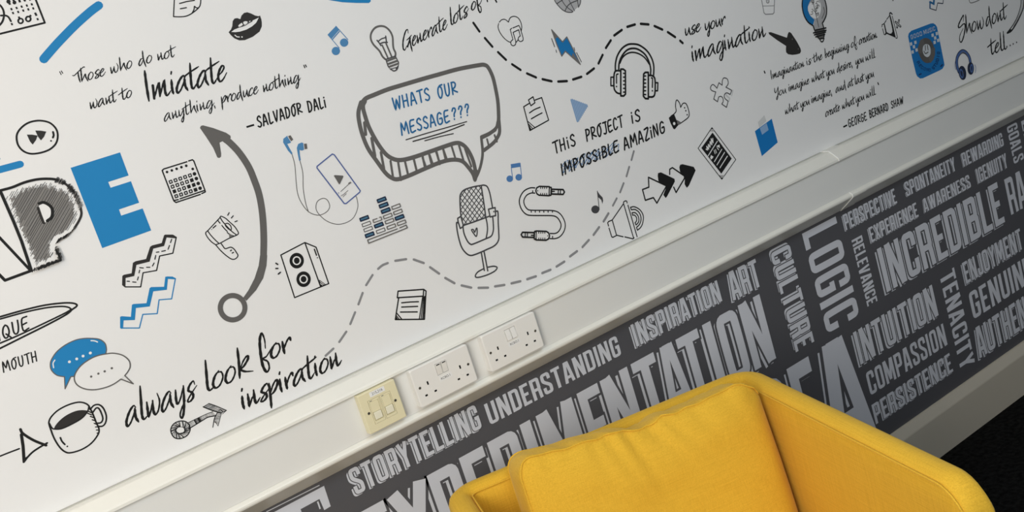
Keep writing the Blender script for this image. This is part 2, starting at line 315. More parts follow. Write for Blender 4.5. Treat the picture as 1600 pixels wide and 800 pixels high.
# wall prints: name, label, parent, strokes and fills in millimetres on the wall (x, z)
DRAW = [
["mixer_drawing","black line drawing of a mixing deck in the top left corner","wall",[["S","k",3.3,0,0,1,[263.9,1860.8,348.6,1860.9,348.7,1905]],
["S","k",3.3,0,1,1,[288,1909.8,290.4,1905.7,291.6,1898.3,289.6,1889.5,283.2,1879.8,274.1,1873.5]],
["S","k",3.2,0,1,1,[284.5,1890.1,291.8,1888.3,295.2,1884.6,296.4,1877.1]],
["S","k",3.9,0,0,0,[294.6,1871.8,297.6,1871.9]],
["S","k",3.9,0,0,0,[303.3,1896.4,306.3,1896.5]],
["S","k",3.9,0,0,0,[312,1896.3,315,1896.5]],
["S","k",3.9,0,0,0,[320.7,1896.6,323.7,1896.7]],
["S","k",3.9,0,0,0,[329.5,1896.3,332.5,1896.4]],
["S","k",3.9,0,0,0,[338,1896.4,341.1,1896.5]],
["S","k",3.9,0,0,0,[303.3,1889.5,306.3,1889.6]],
["S","k",3.9,0,0,0,[312,1889.2,315,1889.3]],
["S","k",3.9,0,0,0,[320.7,1889.5,323.7,1889.6]],
["S","k",3.9,0,0,0,[329.3,1889.5,332.4,1889.6]],
["S","k",3.9,0,0,0,[337.8,1889.2,340.8,1889.3]],
["S","k",3.9,0,0,0,[337.9,1869.7,341,1869.8]],
["S","k",3.6,0,0,0,[339.4,1881.6,339.9,1875.7]],
["S","k",2.9,1,1,1,[315.4,1872.7,314.1,1870.9,312.2,1869.8,310.1,1869.7,308.5,1870.7,307.7,1872.5,307.9,1874.6,309.1,1876.4,311.1,1877.5,313.1,1877.6,314.8,1876.6,315.6,1874.8]],
["S","k",3,1,1,1,[328.6,1872.9,327.4,1871.1,325.5,1870,323.4,1869.9,321.7,1870.9,320.9,1872.7,321.1,1874.8,322.4,1876.7,324.3,1877.8,326.4,1877.8,328.1,1876.8,328.9,1875]],
["S","k",3.3,0,0,0,[311.3,1881.6,311.5,1877.6]],
["S","k",3.3,0,0,0,[328.9,1877.5,331.6,1879]],
["S","k",3.6,0,0,0,[305.1,1914.1,305.3,1904.1]],
["S","k",3.6,0,0,0,[313.2,1912.2,314.4,1904.8]],
["S","k",3.6,0,0,0,[322.5,1909.9,322.4,1904.2]],
["S","k",3.6,0,0,0,[330.4,1908,331.1,1903.8]],
["S","k",3.6,0,0,0,[339.4,1905.8,340.2,1903.5]],
["F","k",1,[308.1,1909.2,306.7,1907.3,304.6,1906.5,302.6,1907,301.5,1908.6,301.6,1910.7,303,1912.6,305.1,1913.4,307.1,1912.9,308.2,1911.3]],
["F","k",1,[316.5,1905.4,315.3,1903.7,313.3,1902.9,311.5,1903.4,310.4,1904.9,310.6,1906.8,311.8,1908.5,313.8,1909.3,315.6,1908.9,316.7,1907.4]]]],
["brush_stroke","diagonal blue brush stroke above the quotation on imitation","wall",[["S","b",14.7,0,1,1,[323.7,1801.1,339.6,1811.4,355.2,1821.2,370.8,1830.3,386.2,1839.1,401.6,1847.3,417.6,1855.2,432.5,1862.1,448,1868.1]]]],
["brush_stroke","blue brush stroke cut by the top edge right of the lips","wall",[["F","b",0,[881.2,1782.3,882.8,1771.9,911.8,1760.1,942.4,1751,968.6,1744.5,973.6,1746.4,979.6,1758.5]]]],
["brush_stroke","blue brush stroke ending above the sketched letter P","wall",[["S","b",12.2,0,0,1,[171.7,1640.6,221.2,1638.7]],
["D","b",2.4,192.4,1658.3]]],
["fast_forward_drawing","black oval button drawing with two triangles above the blue letter E","wall",[["S","k",3.3,1,1,1,[279.2,1700.9,292.9,1692.7,299.1,1679.5,297.3,1666.6,290,1655.4,279.1,1649.2,267.1,1647.1,252.2,1648.2,241.2,1652.1,233.3,1660.3,230.1,1671.7,232.4,1684.2,238.1,1692.7,249.9,1700.1,263.5,1703.2]],
["F","c",0,[250,1684.1,258,1681.6,266,1677.3,260.8,1670.7,252.6,1664.7,250.5,1671.1]],
["F","c",0,[265.5,1686.8,274.1,1683.9,282,1679.7,275.2,1672.1,268.1,1667.5,265.9,1675.1]],
["S","k",3.4,0,1,1,[292.3,1675.7,291.3,1670,288.5,1666.4]],
["D","k",1.5,283.5,1661.8]]],
["letter_a_drawing","black outlined letter A cut by the left edge","wall",[["S","k",4.8,0,0,1,[140.8,1539,144.7,1528.2,170,1456.4]],
["S","k",5.1,0,0,1,[170,1456.4,125.5,1455.8,117.4,1477.8]]]],
["letter_p_drawing","pencil hatched letter P beside the blue letter E","wall",[["S","h",2.4,0,0,1,[185.8,1585.9,186.4,1586.4]],
["S","h",2.4,0,0,1,[185,1582.4,191.5,1588.2]],
["S","h",2.5,0,0,1,[189.5,1583.6,191.8,1585.6]],
["S","h",2.5,0,0,1,[184.8,1576.1,199.3,1589]],
["S","h",2.5,0,0,1,[184.2,1572.9,206.5,1592.9]],
["S","h",2.5,0,0,1,[188.7,1574.4,206.4,1590.2]],
["S","h",2.5,0,0,1,[187.5,1569.9,215.5,1594.9]],
["S","h",2.5,0,0,1,[186.2,1566.1,214.7,1591.5]],
["S","h",2.5,0,0,1,[187.4,1563.7,222,1594.6]],
["S","h",2.5,0,0,1,[185.7,1559.1,222.4,1591.8]],
["S","h",2.5,0,0,1,[184.3,1555.3,227.4,1593.7]],
["S","h",2.5,0,0,1,[186.7,1553.9,227.9,1590.6]],
["S","h",2.5,0,0,1,[187,1551.5,230.3,1590]],
["S","h",2.5,0,0,1,[186.6,1547.6,234.1,1589.8]],
["S","h",2.5,0,0,1,[185,1543.4,237.3,1589.8]],
["S","h",2.5,0,0,1,[183.2,1539.3,237.2,1587.3]],
["S","h",2.5,0,0,1,[181.6,1535.5,240.6,1588]],
["S","h",2.5,0,0,1,[184.6,1535.6,244.1,1588.5]],
["S","h",2.5,0,0,1,[187.5,1535.4,248.1,1589.2]],
["S","h",2.5,0,0,1,[182.5,1528.2,247.2,1585.5]],
["S","h",2.5,0,0,1,[183.5,1526.4,248.2,1583.8]],
["S","h",2.5,0,0,1,[184.7,1524.8,249,1581.7]],
["S","h",2.5,0,0,1,[181.6,1519.7,254.9,1584.5]],
["S","h",2.5,0,0,1,[185.1,1519.4,257.1,1583.1]],
["S","h",2.5,0,0,1,[182.4,1514.3,257.5,1580.6]],
["S","h",2.5,0,0,1,[185.8,1514.9,256.2,1577.2]],
["S","h",2.5,0,0,1,[186.1,1511.5,258.2,1575.3]],
["S","h",2.5,0,0,1,[183.4,1506.9,259.7,1574.3]],
["S","h",2.5,0,0,1,[184.2,1504.2,262.1,1572.9]],
["S","h",2.5,0,0,1,[186.9,1503.4,267.7,1574.7]],
["S","h",2.5,0,0,1,[184.6,1498.8,269.5,1573.8]],
["S","h",2.5,0,0,1,[187.9,1498.9,269.2,1570.6]],
["S","h",2.5,0,0,1,[182.2,1491.7,271,1569.9]],
["S","h",2.5,0,0,1,[184.3,1490.1,271.4,1566.8]],
["S","h",2.5,0,0,1,[188.3,1491.2,271.4,1564.3]],
["S","h",2.5,0,0,1,[182.5,1483.6,274.6,1564.6]],
["S","h",2.5,0,0,1,[186.5,1484.5,274.9,1562.3]],
["S","h",2.5,0,0,1,[185.4,1481.2,275,1560]],
["S","h",2.5,0,0,1,[183.2,1475.5,274.5,1555.7]],
["S","h",2.5,0,0,1,[185.1,1473.8,272.1,1550.2]],
["S","h",2.5,0,0,1,[184.1,1469.9,275.9,1550.5]],
["S","h",2.5,0,0,1,[185.3,1468.7,277.1,1549.2]],
["S","h",2.5,0,0,1,[191.3,1470.4,213.9,1490.2]],
["S","h",2.5,0,0,1,[220.6,1496.1,277.2,1545.7]],
["S","h",2.5,0,0,1,[190.2,1466.8,214.8,1488.3]],
["S","h",2.5,0,0,1,[229.5,1501.2,278,1543.7]],
["S","h",2.5,0,0,1,[197.3,1470.6,211.9,1483.4]],
["S","h",2.5,0,0,1,[233.5,1502.4,276.5,1540]],
["S","h",2.5,0,0,1,[199.4,1468.9,209.3,1477.5]],
["S","h",2.5,0,0,1,[236.9,1501.7,276,1535.9]],
["S","h",2.5,0,0,1,[199.2,1466.3,208,1474]],
["S","h",2.5,0,0,1,[241.2,1503,272.7,1530.5]],
["S","h",2.5,0,0,1,[205,1468.5,207.6,1470.8]],
["S","h",2.5,0,0,1,[244,1502.6,271.8,1526.9]],
["S","h",2.5,0,0,1,[208.3,1468.3,208.7,1468.7]],
["S","h",2.5,0,0,1,[249.9,1504.7,269.3,1521.6]],
["S","g2",1,0,0,1,[178.1,1588.4,182.3,1592.2]],
["S","g2",1,0,0,1,[185.4,1592.2,192.1,1598.2]],
["S","g2",1,0,0,1,[184.7,1587.4,191.1,1593.1]],
["S","g2",1,0,0,1,[185.5,1584.4,201.6,1598.8]],
["S","g2",1,0,0,1,[180.9,1576.4,201,1594.4]],
["S","g2",1,0,0,1,[182.1,1573.3,209.5,1597.8]],
["S","g2",1,0,0,1,[178.5,1567.3,212,1597.2]],
["S","g2",1,0,0,1,[185.3,1569.8,215.6,1596.8]],
["S","g2",1,0,0,1,[181.2,1563.1,217.3,1595.4]],
["S","g2",1,0,0,1,[178.2,1556.8,220.5,1594.5]],
["S","g2",1,0,0,1,[178.9,1553.1,227.4,1596.4]],
["S","g2",1,0,0,1,[184.7,1554.8,232.8,1597.7]],
["S","g2",1,0,0,1,[182.2,1549.5,230.1,1592.1]],
["S","g2",1,0,0,1,[179.1,1543.8,235.6,1594.1]],
["S","g2",1,0,0,1,[182.5,1542.5,241,1594.5]],
["S","g2",1,0,0,1,[184.8,1540.2,248,1596.3]],
["S","g2",1,0,0,1,[180,1531.6,249.6,1593.4]],
["S","g2",1,0,0,1,[182,1529,248.7,1588.2]],
["S","g2",1,0,0,1,[185.8,1529.4,256.3,1591.9]],
["S","g2",1,0,0,1,[182.7,1523.6,257.3,1589.7]],
["S","g2",1,0,0,1,[186.1,1522.9,257,1585.7]],
["S","g2",1,0,0,1,[181.3,1515.8,260.1,1585.6]],
["S","g2",1,0,0,1,[184.7,1515.2,262.6,1584.1]],
["S","g2",1,0,0,1,[180.7,1508.8,261.1,1579.8]],
["S","g2",1,0,0,1,[185,1509.1,261.8,1577]],
["S","g2",1,0,0,1,[184.1,1504.4,267.1,1577.7]],
["S","g2",1,0,0,1,[186,1502.7,269.8,1576.7]],
["S","g2",1,0,0,1,[180.8,1493.7,268,1570.6]],
["S","g2",1,0,0,1,[183.3,1491.6,273.2,1570.9]],
["S","g2",1,0,0,1,[184.5,1489.7,275,1569.4]],
["S","g2",1,0,0,1,[179.1,1480.9,278.9,1568.7]],
["S","g2",1,0,0,1,[184.6,1482.7,279,1565.8]],
["S","g2",1,0,0,1,[180.9,1475,276.4,1558.9]],
["S","g2",1,0,0,1,[182.9,1473.3,281.1,1559.6]],
["S","g2",1,0,0,1,[185.4,1472,281,1555.9]],
["S","g2",1,0,0,1,[181.7,1464.7,280.6,1551.5]],
["S","g2",1,0,0,1,[181.8,1462,275.5,1544.1]],
["S","g2",1,0,0,1,[193.3,1467.7,211.1,1483.3]],
["S","g2",1,0,0,1,[232.4,1501.9,282.3,1545.6]],
["S","g2",1,0,0,1,[195.2,1465.5,212.7,1480.8]],
["S","g2",1,0,0,1,[237.3,1502.3,276.7,1536.8]],
["S","g2",1,0,0,1,[197.3,1462.7,212,1475.5]],
["S","g2",1,0,0,1,[241.1,1500.9,276.5,1531.9]],
["S","g2",1,0,0,1,[208,1468,214.9,1474.1]],
["S","g2",1,0,0,1,[249.5,1504.4,278.8,1529.9]],
["S","g2",1,0,0,1,[252,1502.5,278,1525.3]],
["S","g2",1,0,0,1,[265.3,1510.6,273.1,1517.5]],
["S","k",0.7,0,0,1,[181.7,1585.2,195.3,1597.4]],
["S","k",0.7,0,0,1,[192,1588.1,193.1,1589]],
["S","k",0.7,0,0,1,[183.6,1575.1,210.6,1599.2]],
["S","k",0.7,0,0,1,[182.5,1569.5,205.1,1589.8]],
["S","k",0.7,0,0,1,[189.4,1569.4,221.3,1597.9]],
["S","k",0.7,0,0,1,[183.4,1559.6,215.9,1588.6]],
["S","k",0.7,0,0,1,[189.5,1560.7,223.7,1591.2]],
["S","k",0.7,0,0,1,[191.7,1557.3,233.9,1594.9]],
["S","k",0.7,0,0,1,[181.8,1543.2,240.7,1595.6]],
["S","k",0.7,0,0,1,[183.8,1541,243.9,1594.4]],
["S","k",0.7,0,0,1,[192.3,1544.4,245.4,1591.6]],
["S","k",0.7,0,0,1,[188.8,1535,244.6,1584.5]],
["S","k",0.7,0,0,1,[192,1532.2,247,1581]],
["S","k",0.7,0,0,1,[187.2,1522.1,253.7,1581]],
["S","k",0.7,0,0,1,[187.2,1516.3,259.3,1580.1]],
["S","k",0.7,0,0,1,[190.7,1515.1,261.9,1578]],
["S","k",0.7,0,0,1,[182.2,1503.3,259.2,1571.4]],
["S","k",0.7,0,0,1,[184.8,1501.1,263.6,1570.6]],
["S","k",0.7,0,0,1,[183.9,1494,269.7,1569.7]],
["S","k",0.7,0,0,1,[180,1485.5,265.3,1560.6]],
["S","k",0.7,0,0,1,[191.6,1491.6,276.1,1566]],
["S","k",0.7,0,0,1,[190,1485.9,268.6,1555]],
["S","k",0.7,0,0,1,[186.2,1478,273.8,1554.9]],
["S","k",0.7,0,0,1,[181.4,1467.9,270.4,1545.9]],
["S","k",0.7,0,0,1,[192.6,1471,270.3,1539.1]],
["S","k",0.7,0,0,1,[195.9,1467.4,205.2,1475.5]],
["S","k",0.7,0,0,1,[239.8,1505.9,274.2,1535.9]],
["S","k",0.7,0,0,1,[203.9,1470.1,204.3,1470.5]],
["S","k",0.7,0,0,1,[238.7,1500.5,273.1,1530.6]],
["S","k",0.7,0,0,1,[211.1,1469.9,215.4,1473.7]],
["S","k",0.7,0,0,1,[252.9,1506.5,276.9,1527.4]],
["F","w",1,[230.1,1564.8,235.2,1563.5,240.7,1555.8,241.4,1544.8,236.1,1534.6,226.8,1530.3,219.9,1529,220,1541.9,221.4,1556.6]],
["S","c",4.6,0,1,1,[219.9,1529,220,1541.9,220.8,1556.8]],
["S","k",5.2,0,1,1,[225.4,1563.5,232.3,1563.3,238.4,1557.3,241.7,1549.3,239.9,1540.8,235,1533.4,226.8,1530.3]],
["S","k",5.1,0,0,1,[174.3,1605.3,175.1,1549.2,174.6,1510.2,170.8,1456.9]],
["S","k",4.6,0,1,1,[174.4,1605.7,194.3,1604.8,215.5,1606.4,235.7,1605.1,252.3,1600.9,266.7,1594.5,277.2,1584.8]],
["S","c",4.1,0,1,1,[277.2,1584.8,285.5,1569,288.8,1551,287,1533.1,284.2,1521.8,276.2,1512.3,264.6,1502.7]],
["S","c",1.3,0,0,1,[262.8,1590.9,270.3,1597.7]],
["S","k",1.3,0,0,1,[263.9,1589.5,272,1596.7]],
["S","c",1.3,0,0,1,[266.3,1589.1,272.5,1594.7]],
["S","g2",1.3,0,0,1,[268.1,1588.2,273.6,1593.1]],
["S","k",1.3,0,0,1,[268.3,1585.9,276.1,1592.9]],
["S","g2",1.3,0,0,1,[270.3,1585.1,277,1591.2]],
["S","c",1.4,0,0,1,[272.2,1584.3,278,1589.5]],
["S","k",1.4,0,0,1,[273.1,1582.6,279.9,1588.7]],
["S","k",1.4,0,0,1,[275.9,1582.6,280.1,1586.3]],
["S","c",1.4,0,0,1,[279.2,1575.7,284.1,1580]],
["S","c",1.4,0,0,1,[278.3,1572.4,286,1579.4]],
["S","c",1.4,0,0,1,[280.5,1572,285.2,1576.2]],
["S","c",1.4,0,0,1,[279.2,1568.5,287.4,1575.8]],
["S","k",1.4,0,0,1,[280.2,1567,287.6,1573.6]],
["S","c",1.4,0,0,1,[280.7,1565.1,288.2,1571.7]],
["S","k",1.4,0,0,1,[282.9,1564.6,287.4,1568.6]],
["S","k",1.4,0,0,1,[281.8,1561.2,289.5,1568]],
["S","c",1.4,0,0,1,[284.7,1561.4,287.9,1564.2]],
["S","g2",1.4,0,0,1,[284.9,1559.2,288.8,1562.6]],
["S","c",1.4,0,0,1,[285,1560.2,289.4,1564.1]],
["S","g2",1.4,0,0,1,[283.7,1557.1,290.6,1563.3]],
["S","c",1.4,0,0,1,[283.4,1554.9,290.9,1561.6]],
["S","k",1.4,0,0,1,[284.1,1553.5,290.3,1559.1]],
["S","g2",1.4,0,0,1,[285.3,1552.6,289.3,1556.1]],
["S","c",1.4,0,0,1,[283.2,1548.7,291.3,1556]],
["S","g2",1.4,0,0,1,[283.5,1547,291.1,1553.8]],
["S","g2",1.4,0,0,1,[284.3,1545.8,290.3,1551.1]],
["S","c",1.4,0,0,1,[283.7,1543.3,290.9,1549.7]],
["S","g2",1.4,0,0,1,[284,1541.5,290.7,1547.5]],
["S","k",1.4,0,0,1,[285.4,1540.8,289.5,1544.4]],
["S","g2",1.4,0,0,1,[284.6,1538.2,290.2,1543.1]],
["S","g2",1.4,0,0,1,[283.4,1535.1,291.4,1542.2]],
["S","g2",1.4,0,0,1,[285.1,1534.6,289.9,1538.9]],
["S","g2",1.4,0,0,1,[283.4,1531.2,291.5,1538.3]],
["S","c",1.4,0,0,1,[262.1,1500.5,266.9,1504.7]],
["S","g2",1.4,0,0,1,[260.6,1499.8,264.8,1503.4]],
["S","k",1.4,0,0,1,[258,1498.1,263.7,1503.1]],
["S","c",1.4,0,0,1,[256.5,1497.3,261.6,1501.9]],
["S","c",1.4,0,0,1,[255,1496.6,259.5,1500.7]],
["S","g2",1.4,0,0,1,[253.6,1496,257.3,1499.3]],
["S","k",1.4,0,0,1,[251.9,1495.1,255.4,1498.2]],
["S","c",1.4,0,0,1,[248.6,1492.9,254.9,1498.4]],
["S","g2",1.4,0,0,1,[248,1493.5,252.1,1497.2]],
["S","c",1.4,0,0,1,[245,1492,251.5,1497.8]],
["S","k",1.4,0,0,1,[243.6,1492,249.3,1497]],
["S","k",1.4,0,0,1,[241.5,1491.3,247.8,1496.9]],
["S","k",1.4,0,0,1,[240.2,1491.4,245.6,1496.2]],
["S","k",1.4,0,0,1,[239.2,1491.7,243.1,1495.1]],
["S","k",1.4,0,0,1,[236.5,1490.5,242.2,1495.5]],
["S","g2",1.4,0,0,1,[235.8,1491,239.4,1494.3]],
["S","c",1.4,0,0,1,[233.5,1490.2,238.1,1494.3]],
["S","k",1.4,0,0,1,[231,1489.2,237,1494.5]],
["S","k",1.4,0,0,1,[228.4,1488,236,1494.8]],
["S","k",1.3,0,0,1,[227.2,1488.2,233.7,1493.9]],
["S","c",1.3,0,0,1,[224.8,1487.3,232.5,1494.1]],
["S","k",1.3,0,0,1,[220.6,1480,223.8,1482.8]],
["S","g2",1.3,0,0,1,[218.9,1476.6,225.4,1482.3]],
["S","g2",1.3,0,0,1,[220.6,1476.2,223.9,1479]],
["S","c",1.3,0,0,1,[219.1,1472.9,225.3,1478.4]],
["S","c",1.3,0,0,1,[218.2,1470.2,226.2,1477.3]],
["S","k",1.3,0,0,1,[218.6,1468.6,225.9,1475.1]],
["S","k",1.3,0,0,1,[220.4,1468.2,224.3,1471.7]],
["S","k",1.4,0,0,1,[220.8,1466.6,224.1,1469.5]],
["S","c",1.4,0,0,1,[218.4,1462.6,226.3,1469.6]],
["S","k",1.4,0,0,1,[218.5,1460.7,226.3,1467.6]],
["S","g2",1.4,0,0,1,[219.2,1459.4,225.7,1465.1]],
["S","c",1.4,0,0,1,[219.2,1457.4,225.8,1463.3]],
["S","g2",1.4,0,0,1,[219.3,1455.6,225.8,1461.3]],
["S","k",1.4,0,0,1,[219.9,1456.1,223.4,1459.3]],
["S","g2",1.4,0,0,1,[216.2,1454.5,223.3,1460.8]],
["S","c",1.4,0,0,1,[215.3,1455.2,220.8,1460.1]],
["S","g2",1.3,0,0,1,[213.5,1455.1,219,1460.1]],
["S","c",1.3,0,0,1,[212,1455.4,216.9,1459.7]],
["S","k",1.3,0,0,1,[210.1,1455.3,215.2,1459.8]],
["S","k",1.3,0,0,1,[207.4,1454.5,214.3,1460.5]],
["S","g2",1.3,0,0,1,[207.2,1455.8,211.1,1459.3]],
["S","k",1.3,0,0,1,[205.3,1455.7,209.4,1459.3]],
["S","k",1.3,0,0,1,[203.1,1455.3,208,1459.6]],
["S","c",1.3,0,0,1,[199.9,1453.9,207.6,1460.8]],
["S","g2",1.3,0,0,1,[199.7,1455.3,204.4,1459.5]],
["S","k",1.3,0,0,1,[197.4,1454.8,203.1,1459.9]],
["S","k",1.3,0,0,1,[194.5,1453.9,202.3,1460.8]],
["S","k",1.3,0,0,1,[192.6,1453.7,200.7,1460.8]],
["S","k",1.3,0,0,1,[190.9,1453.7,198.9,1460.8]],
["S","k",1.3,0,0,1,[191.7,1455.9,194.8,1458.7]],
["S","c",1.3,0,0,1,[189.5,1455.5,193.4,1459]],
["S","c",1.3,0,0,1,[186.3,1454.2,193,1460.2]],
["S","k",1.3,0,0,1,[185.1,1454.8,190.7,1459.6]],
["S","c",1.3,0,0,1,[182.2,1453.7,190,1460.6]],
["S","k",1.3,0,0,1,[180.8,1454,187.9,1460.2]],
["S","g2",1.3,0,0,1,[180.8,1455.5,184.5,1458.8]],
["S","g2",1.3,0,0,1,[177.8,1454.4,183.9,1459.8]],
["S","g2",1.3,0,0,1,[176.8,1455,181.5,1459.2]],
["S","g2",1.3,0,0,1,[174.1,1454.1,180.6,1459.9]],
["S","c",1.3,0,0,1,[174.1,1455.7,177.3,1458.5]],
["S","k",1.3,0,0,1,[170.6,1454.1,177.1,1459.9]],
["S","k",3.4,0,0,1,[220.7,1477.5,222,1457.7]],
["S","k",3.7,0,0,1,[221.4,1456.8,181.8,1456.4]]]],
["letter_e_print","solid blue block letter E","wall",[["F","b",0,[297.2,1606.5,387.9,1606.3,387.1,1561.5,348.9,1561.8,349,1550.6,387.2,1550.2,386.8,1508,348.7,1508.2,348.2,1496.3,389,1495.9,388.9,1452,296,1451.7]]]],
["calendar_drawing","black line drawing of a calendar with small squares","wall",[["S","k",2.6,0,0,1,[496.9,1551.9,451.2,1552.6,447.6,1550.8,447.6,1490.3,450.1,1485.9,498.7,1485.3]],
["S","k",2.6,0,0,1,[500.7,1552.3,508.2,1552.2,509.8,1549.3,510,1491.2,509.6,1486.7,502.1,1485.8]],
["S","k",2.6,0,0,1,[447.8,1490.7,456.2,1489.7]],
["S","k",2.6,0,0,1,[459.9,1490,509.4,1489.7]],
["D","k",2.5,455,1545.4],
["D","k",2.5,464.5,1545.4],
["D","k",2.6,474,1545.4],
["D","k",2.6,483.5,1545.5],
["D","k",2.6,493,1545.2],
["D","k",2.6,502.4,1535.6],
["D","k",3.5,502.3,1525.8],
["D","k",3.5,502.5,1516.2],
["D","k",3.5,502.5,1506.3],
["D","k",3.5,502.6,1496.5],
["S","k",2,1,0,1,[452.6,1528.3,457.3,1528.4,457.2,1523.4,452.4,1523.2]],
["S","k",2,1,0,1,[462,1528.3,466.8,1528.4,466.7,1523.3,461.9,1523.2]],
["S","k",2,1,0,1,[471.5,1528.2,476.4,1528.4,476.2,1523.3,471.4,1523.2]],
["S","k",2,1,0,1,[481.1,1528.2,485.9,1528.3,485.8,1523.2,480.9,1523.1]],
["S","k",2,1,0,1,[490.7,1528.2,495.6,1528.3,495.4,1523.2,490.5,1523.1]],
["S","k",2,1,0,1,[452.6,1518.7,457.3,1518.8,457.2,1513.7,452.4,1513.6]],
["S","k",2,1,0,1,[462,1518.6,466.8,1518.8,466.7,1513.7,461.9,1513.6]],
["S","k",2,1,0,1,[471.6,1518.6,476.4,1518.7,476.2,1513.6,471.4,1513.5]],
["S","k",2,1,0,1,[481.1,1518.5,486,1518.7,485.8,1513.5,481,1513.4]],
["F","k",0,[489.9,1519.4,496.5,1519.5,496.3,1512.6,489.7,1512.5]],
["F","k",0,[451.8,1510.1,458.3,1510.2,458,1503.4,451.6,1503.2]],
["S","k",2,1,0,1,[462.1,1509.1,466.9,1509.2,466.7,1504.1,461.9,1504]],
["S","k",2,1,0,1,[471.6,1509.1,476.5,1509.2,476.3,1504.1,471.5,1504]],
["F","k",0,[480.4,1509.9,486.9,1510,486.7,1503.1,480.2,1503]],
["F","k",0,[490,1509.8,496.6,1509.9,496.4,1503,489.8,1502.9]],
["S","k",2,1,0,1,[452.6,1499.6,457.4,1499.7,457.2,1494.6,452.4,1494.5]],
["S","k",2,1,0,1,[462.1,1499.5,466.9,1499.6,466.7,1494.5,461.9,1494.4]],
["S","k",2,1,0,1,[471.6,1499.4,476.5,1499.5,476.3,1494.4,471.5,1494.3]],
["S","k",2,1,0,1,[481.2,1499.3,486.1,1499.4,485.9,1494.2,481.1,1494.2]],
["F","k",0,[490,1500.1,496.6,1500.2,496.4,1493.2,489.8,1493.1]]]],
["torch_drawing","thin line drawing of a shining torch","wall",[["S","k",2.1,0,0,1,[488.2,1415.3,518.7,1430.6]],
["S","k",2.1,0,1,1,[519,1431.3,521.9,1432.2,528.4,1425.4,533.3,1416.1,539.1,1404.8,541.5,1395.6,541.8,1389.6,538.5,1387.5,535.2,1387.9]],
["S","k",2.1,0,0,1,[537.6,1387.3,518.8,1386.5,501.2,1383.9,492.1,1384]],
["S","k",2.1,0,1,1,[488.2,1415.3,482.2,1412.3,482.4,1404.2,486.3,1392.9,492.1,1384]],
["S","k",2.1,0,1,1,[487.2,1414.8,489.6,1405.7,493.8,1395,498.9,1384.5]],
["S","k",2.1,0,1,1,[519,1431.3,520.6,1422.4,525.6,1409,531.1,1396.9,536.4,1388.8]],
["S","k",2.1,0,1,1,[523.1,1415.7,528.7,1415,532.3,1409,531.8,1402.5,529,1400.2]],
["S","k",1.7,0,1,1,[522.7,1412.5,525.7,1404.8,529.6,1399.7]],
["S","k",2.1,0,1,1,[512.7,1427.8,513.4,1424.2,514.9,1420.4]],
["S","k",2.1,0,1,1,[516.6,1415.1,519.2,1407.5,522.4,1400.6]],
["S","k",2.1,0,1,1,[521.7,1398.7,524.7,1393.4,531,1387.8]],
["F","g2",0,[524.3,1396.6,530.2,1387.8,521.7,1387.6]],
["S","k",2.1,0,1,1,[492.1,1384,497.4,1369.5,505.2,1354.8,512,1346.3,519.1,1344.9,525.3,1348.8,524.4,1356.7,522.2,1364.3,517.4,1369.5,506.9,1370.4,504.3,1376.9,502.6,1383.4]],
["S","k",2.5,0,0,1,[514.9,1362.9,517.1,1363.4]],
["S","k",2.5,0,0,1,[516.7,1357.5,519.2,1357.8]],
["S","k",2.3,0,0,1,[498.8,1416.3,505.5,1418.8]],
["D","k",0.9,495.4,1414.6],
["S","k",2.1,0,0,1,[534.3,1429.9,538.7,1433.6]],
["S","k",2.1,0,0,1,[539,1422.4,543.9,1425.1]],
["S","k",2.1,0,0,1,[543.1,1413.1,547.9,1413.3]]]],
["zigzag_drawing","black zigzag band with dashed centre line under the blue letter E","wall",[["S","k",2.3,0,0,1,[308,1370,333.6,1359.7,346.9,1382.8,371.3,1378,386.1,1401.5,410.7,1397.7,427.4,1424]],
["F","c",0,[304,1375.4,310.3,1390.8,313.4,1392,327.6,1389.6,336.5,1407,342.2,1408,361.1,1405.2,376,1423.9,380.3,1425.1,398.2,1423.1,407.6,1435.4,410.1,1435.8,423.2,1430.9,428.1,1424.5,426.2,1422,410.5,1429.8,400.4,1416.3,380.2,1418.6,365.4,1398.2,341,1400.9,330.1,1383,314.5,1385.2,308.1,1369.3,306.1,1370.9]],
["S","k",2,0,0,1,[314.8,1378.7,318.6,1376.8]],
["S","k",2,0,0,1,[323.5,1373.6,328.7,1371]],
["S","k",2,0,0,1,[332.7,1373.9,336.2,1378.7]],
["S","k",2,0,0,1,[340.1,1385.5,342.9,1389.7]],
["S","k",2,0,0,1,[344.6,1394.2,350.4,1391.1]],
["S","k",2,0,0,1,[356.5,1390.2,361.9,1388.1]],
["S","k",2,0,0,1,[367.2,1388.6,372,1392.9]],
["S","k",2,0,0,1,[375.8,1399,379.7,1405.1]],
["S","k",2,0,0,1,[382.9,1410.3,387.5,1409.2]],
["S","k",2,0,0,1,[392.7,1408.4,399.5,1407.4]],
["S","k",2,0,0,1,[405.1,1408,410,1413.8]],
["S","k",2,0,0,1,[413.7,1418.2,418,1423.4]]]],
["zigzag_drawing","blue zigzag band below the black dashed zigzag","wall",[["S","b",2.2,0,0,1,[275,1300.8,304.1,1288.4,318.8,1309.9,343.5,1301.2,355.8,1324.3,377.9,1317.3,398,1350.8]],
["F","b",0,[272.4,1301.9,279.8,1321.4,282.8,1321.4,297.4,1314,307.1,1334.2,309.9,1334.7,332.3,1327.1,347.8,1351.7,351.1,1352.3,373,1344,381.8,1360.9,385.5,1360.2,394.3,1356.4,398.9,1351.1,397.2,1349.5,384.9,1355.4,375.8,1336.8,351.6,1343.3,335.8,1319.1,311.6,1325.9,301.9,1305.6,283.2,1312.7,276.9,1298.7,273.8,1299.7]]]],
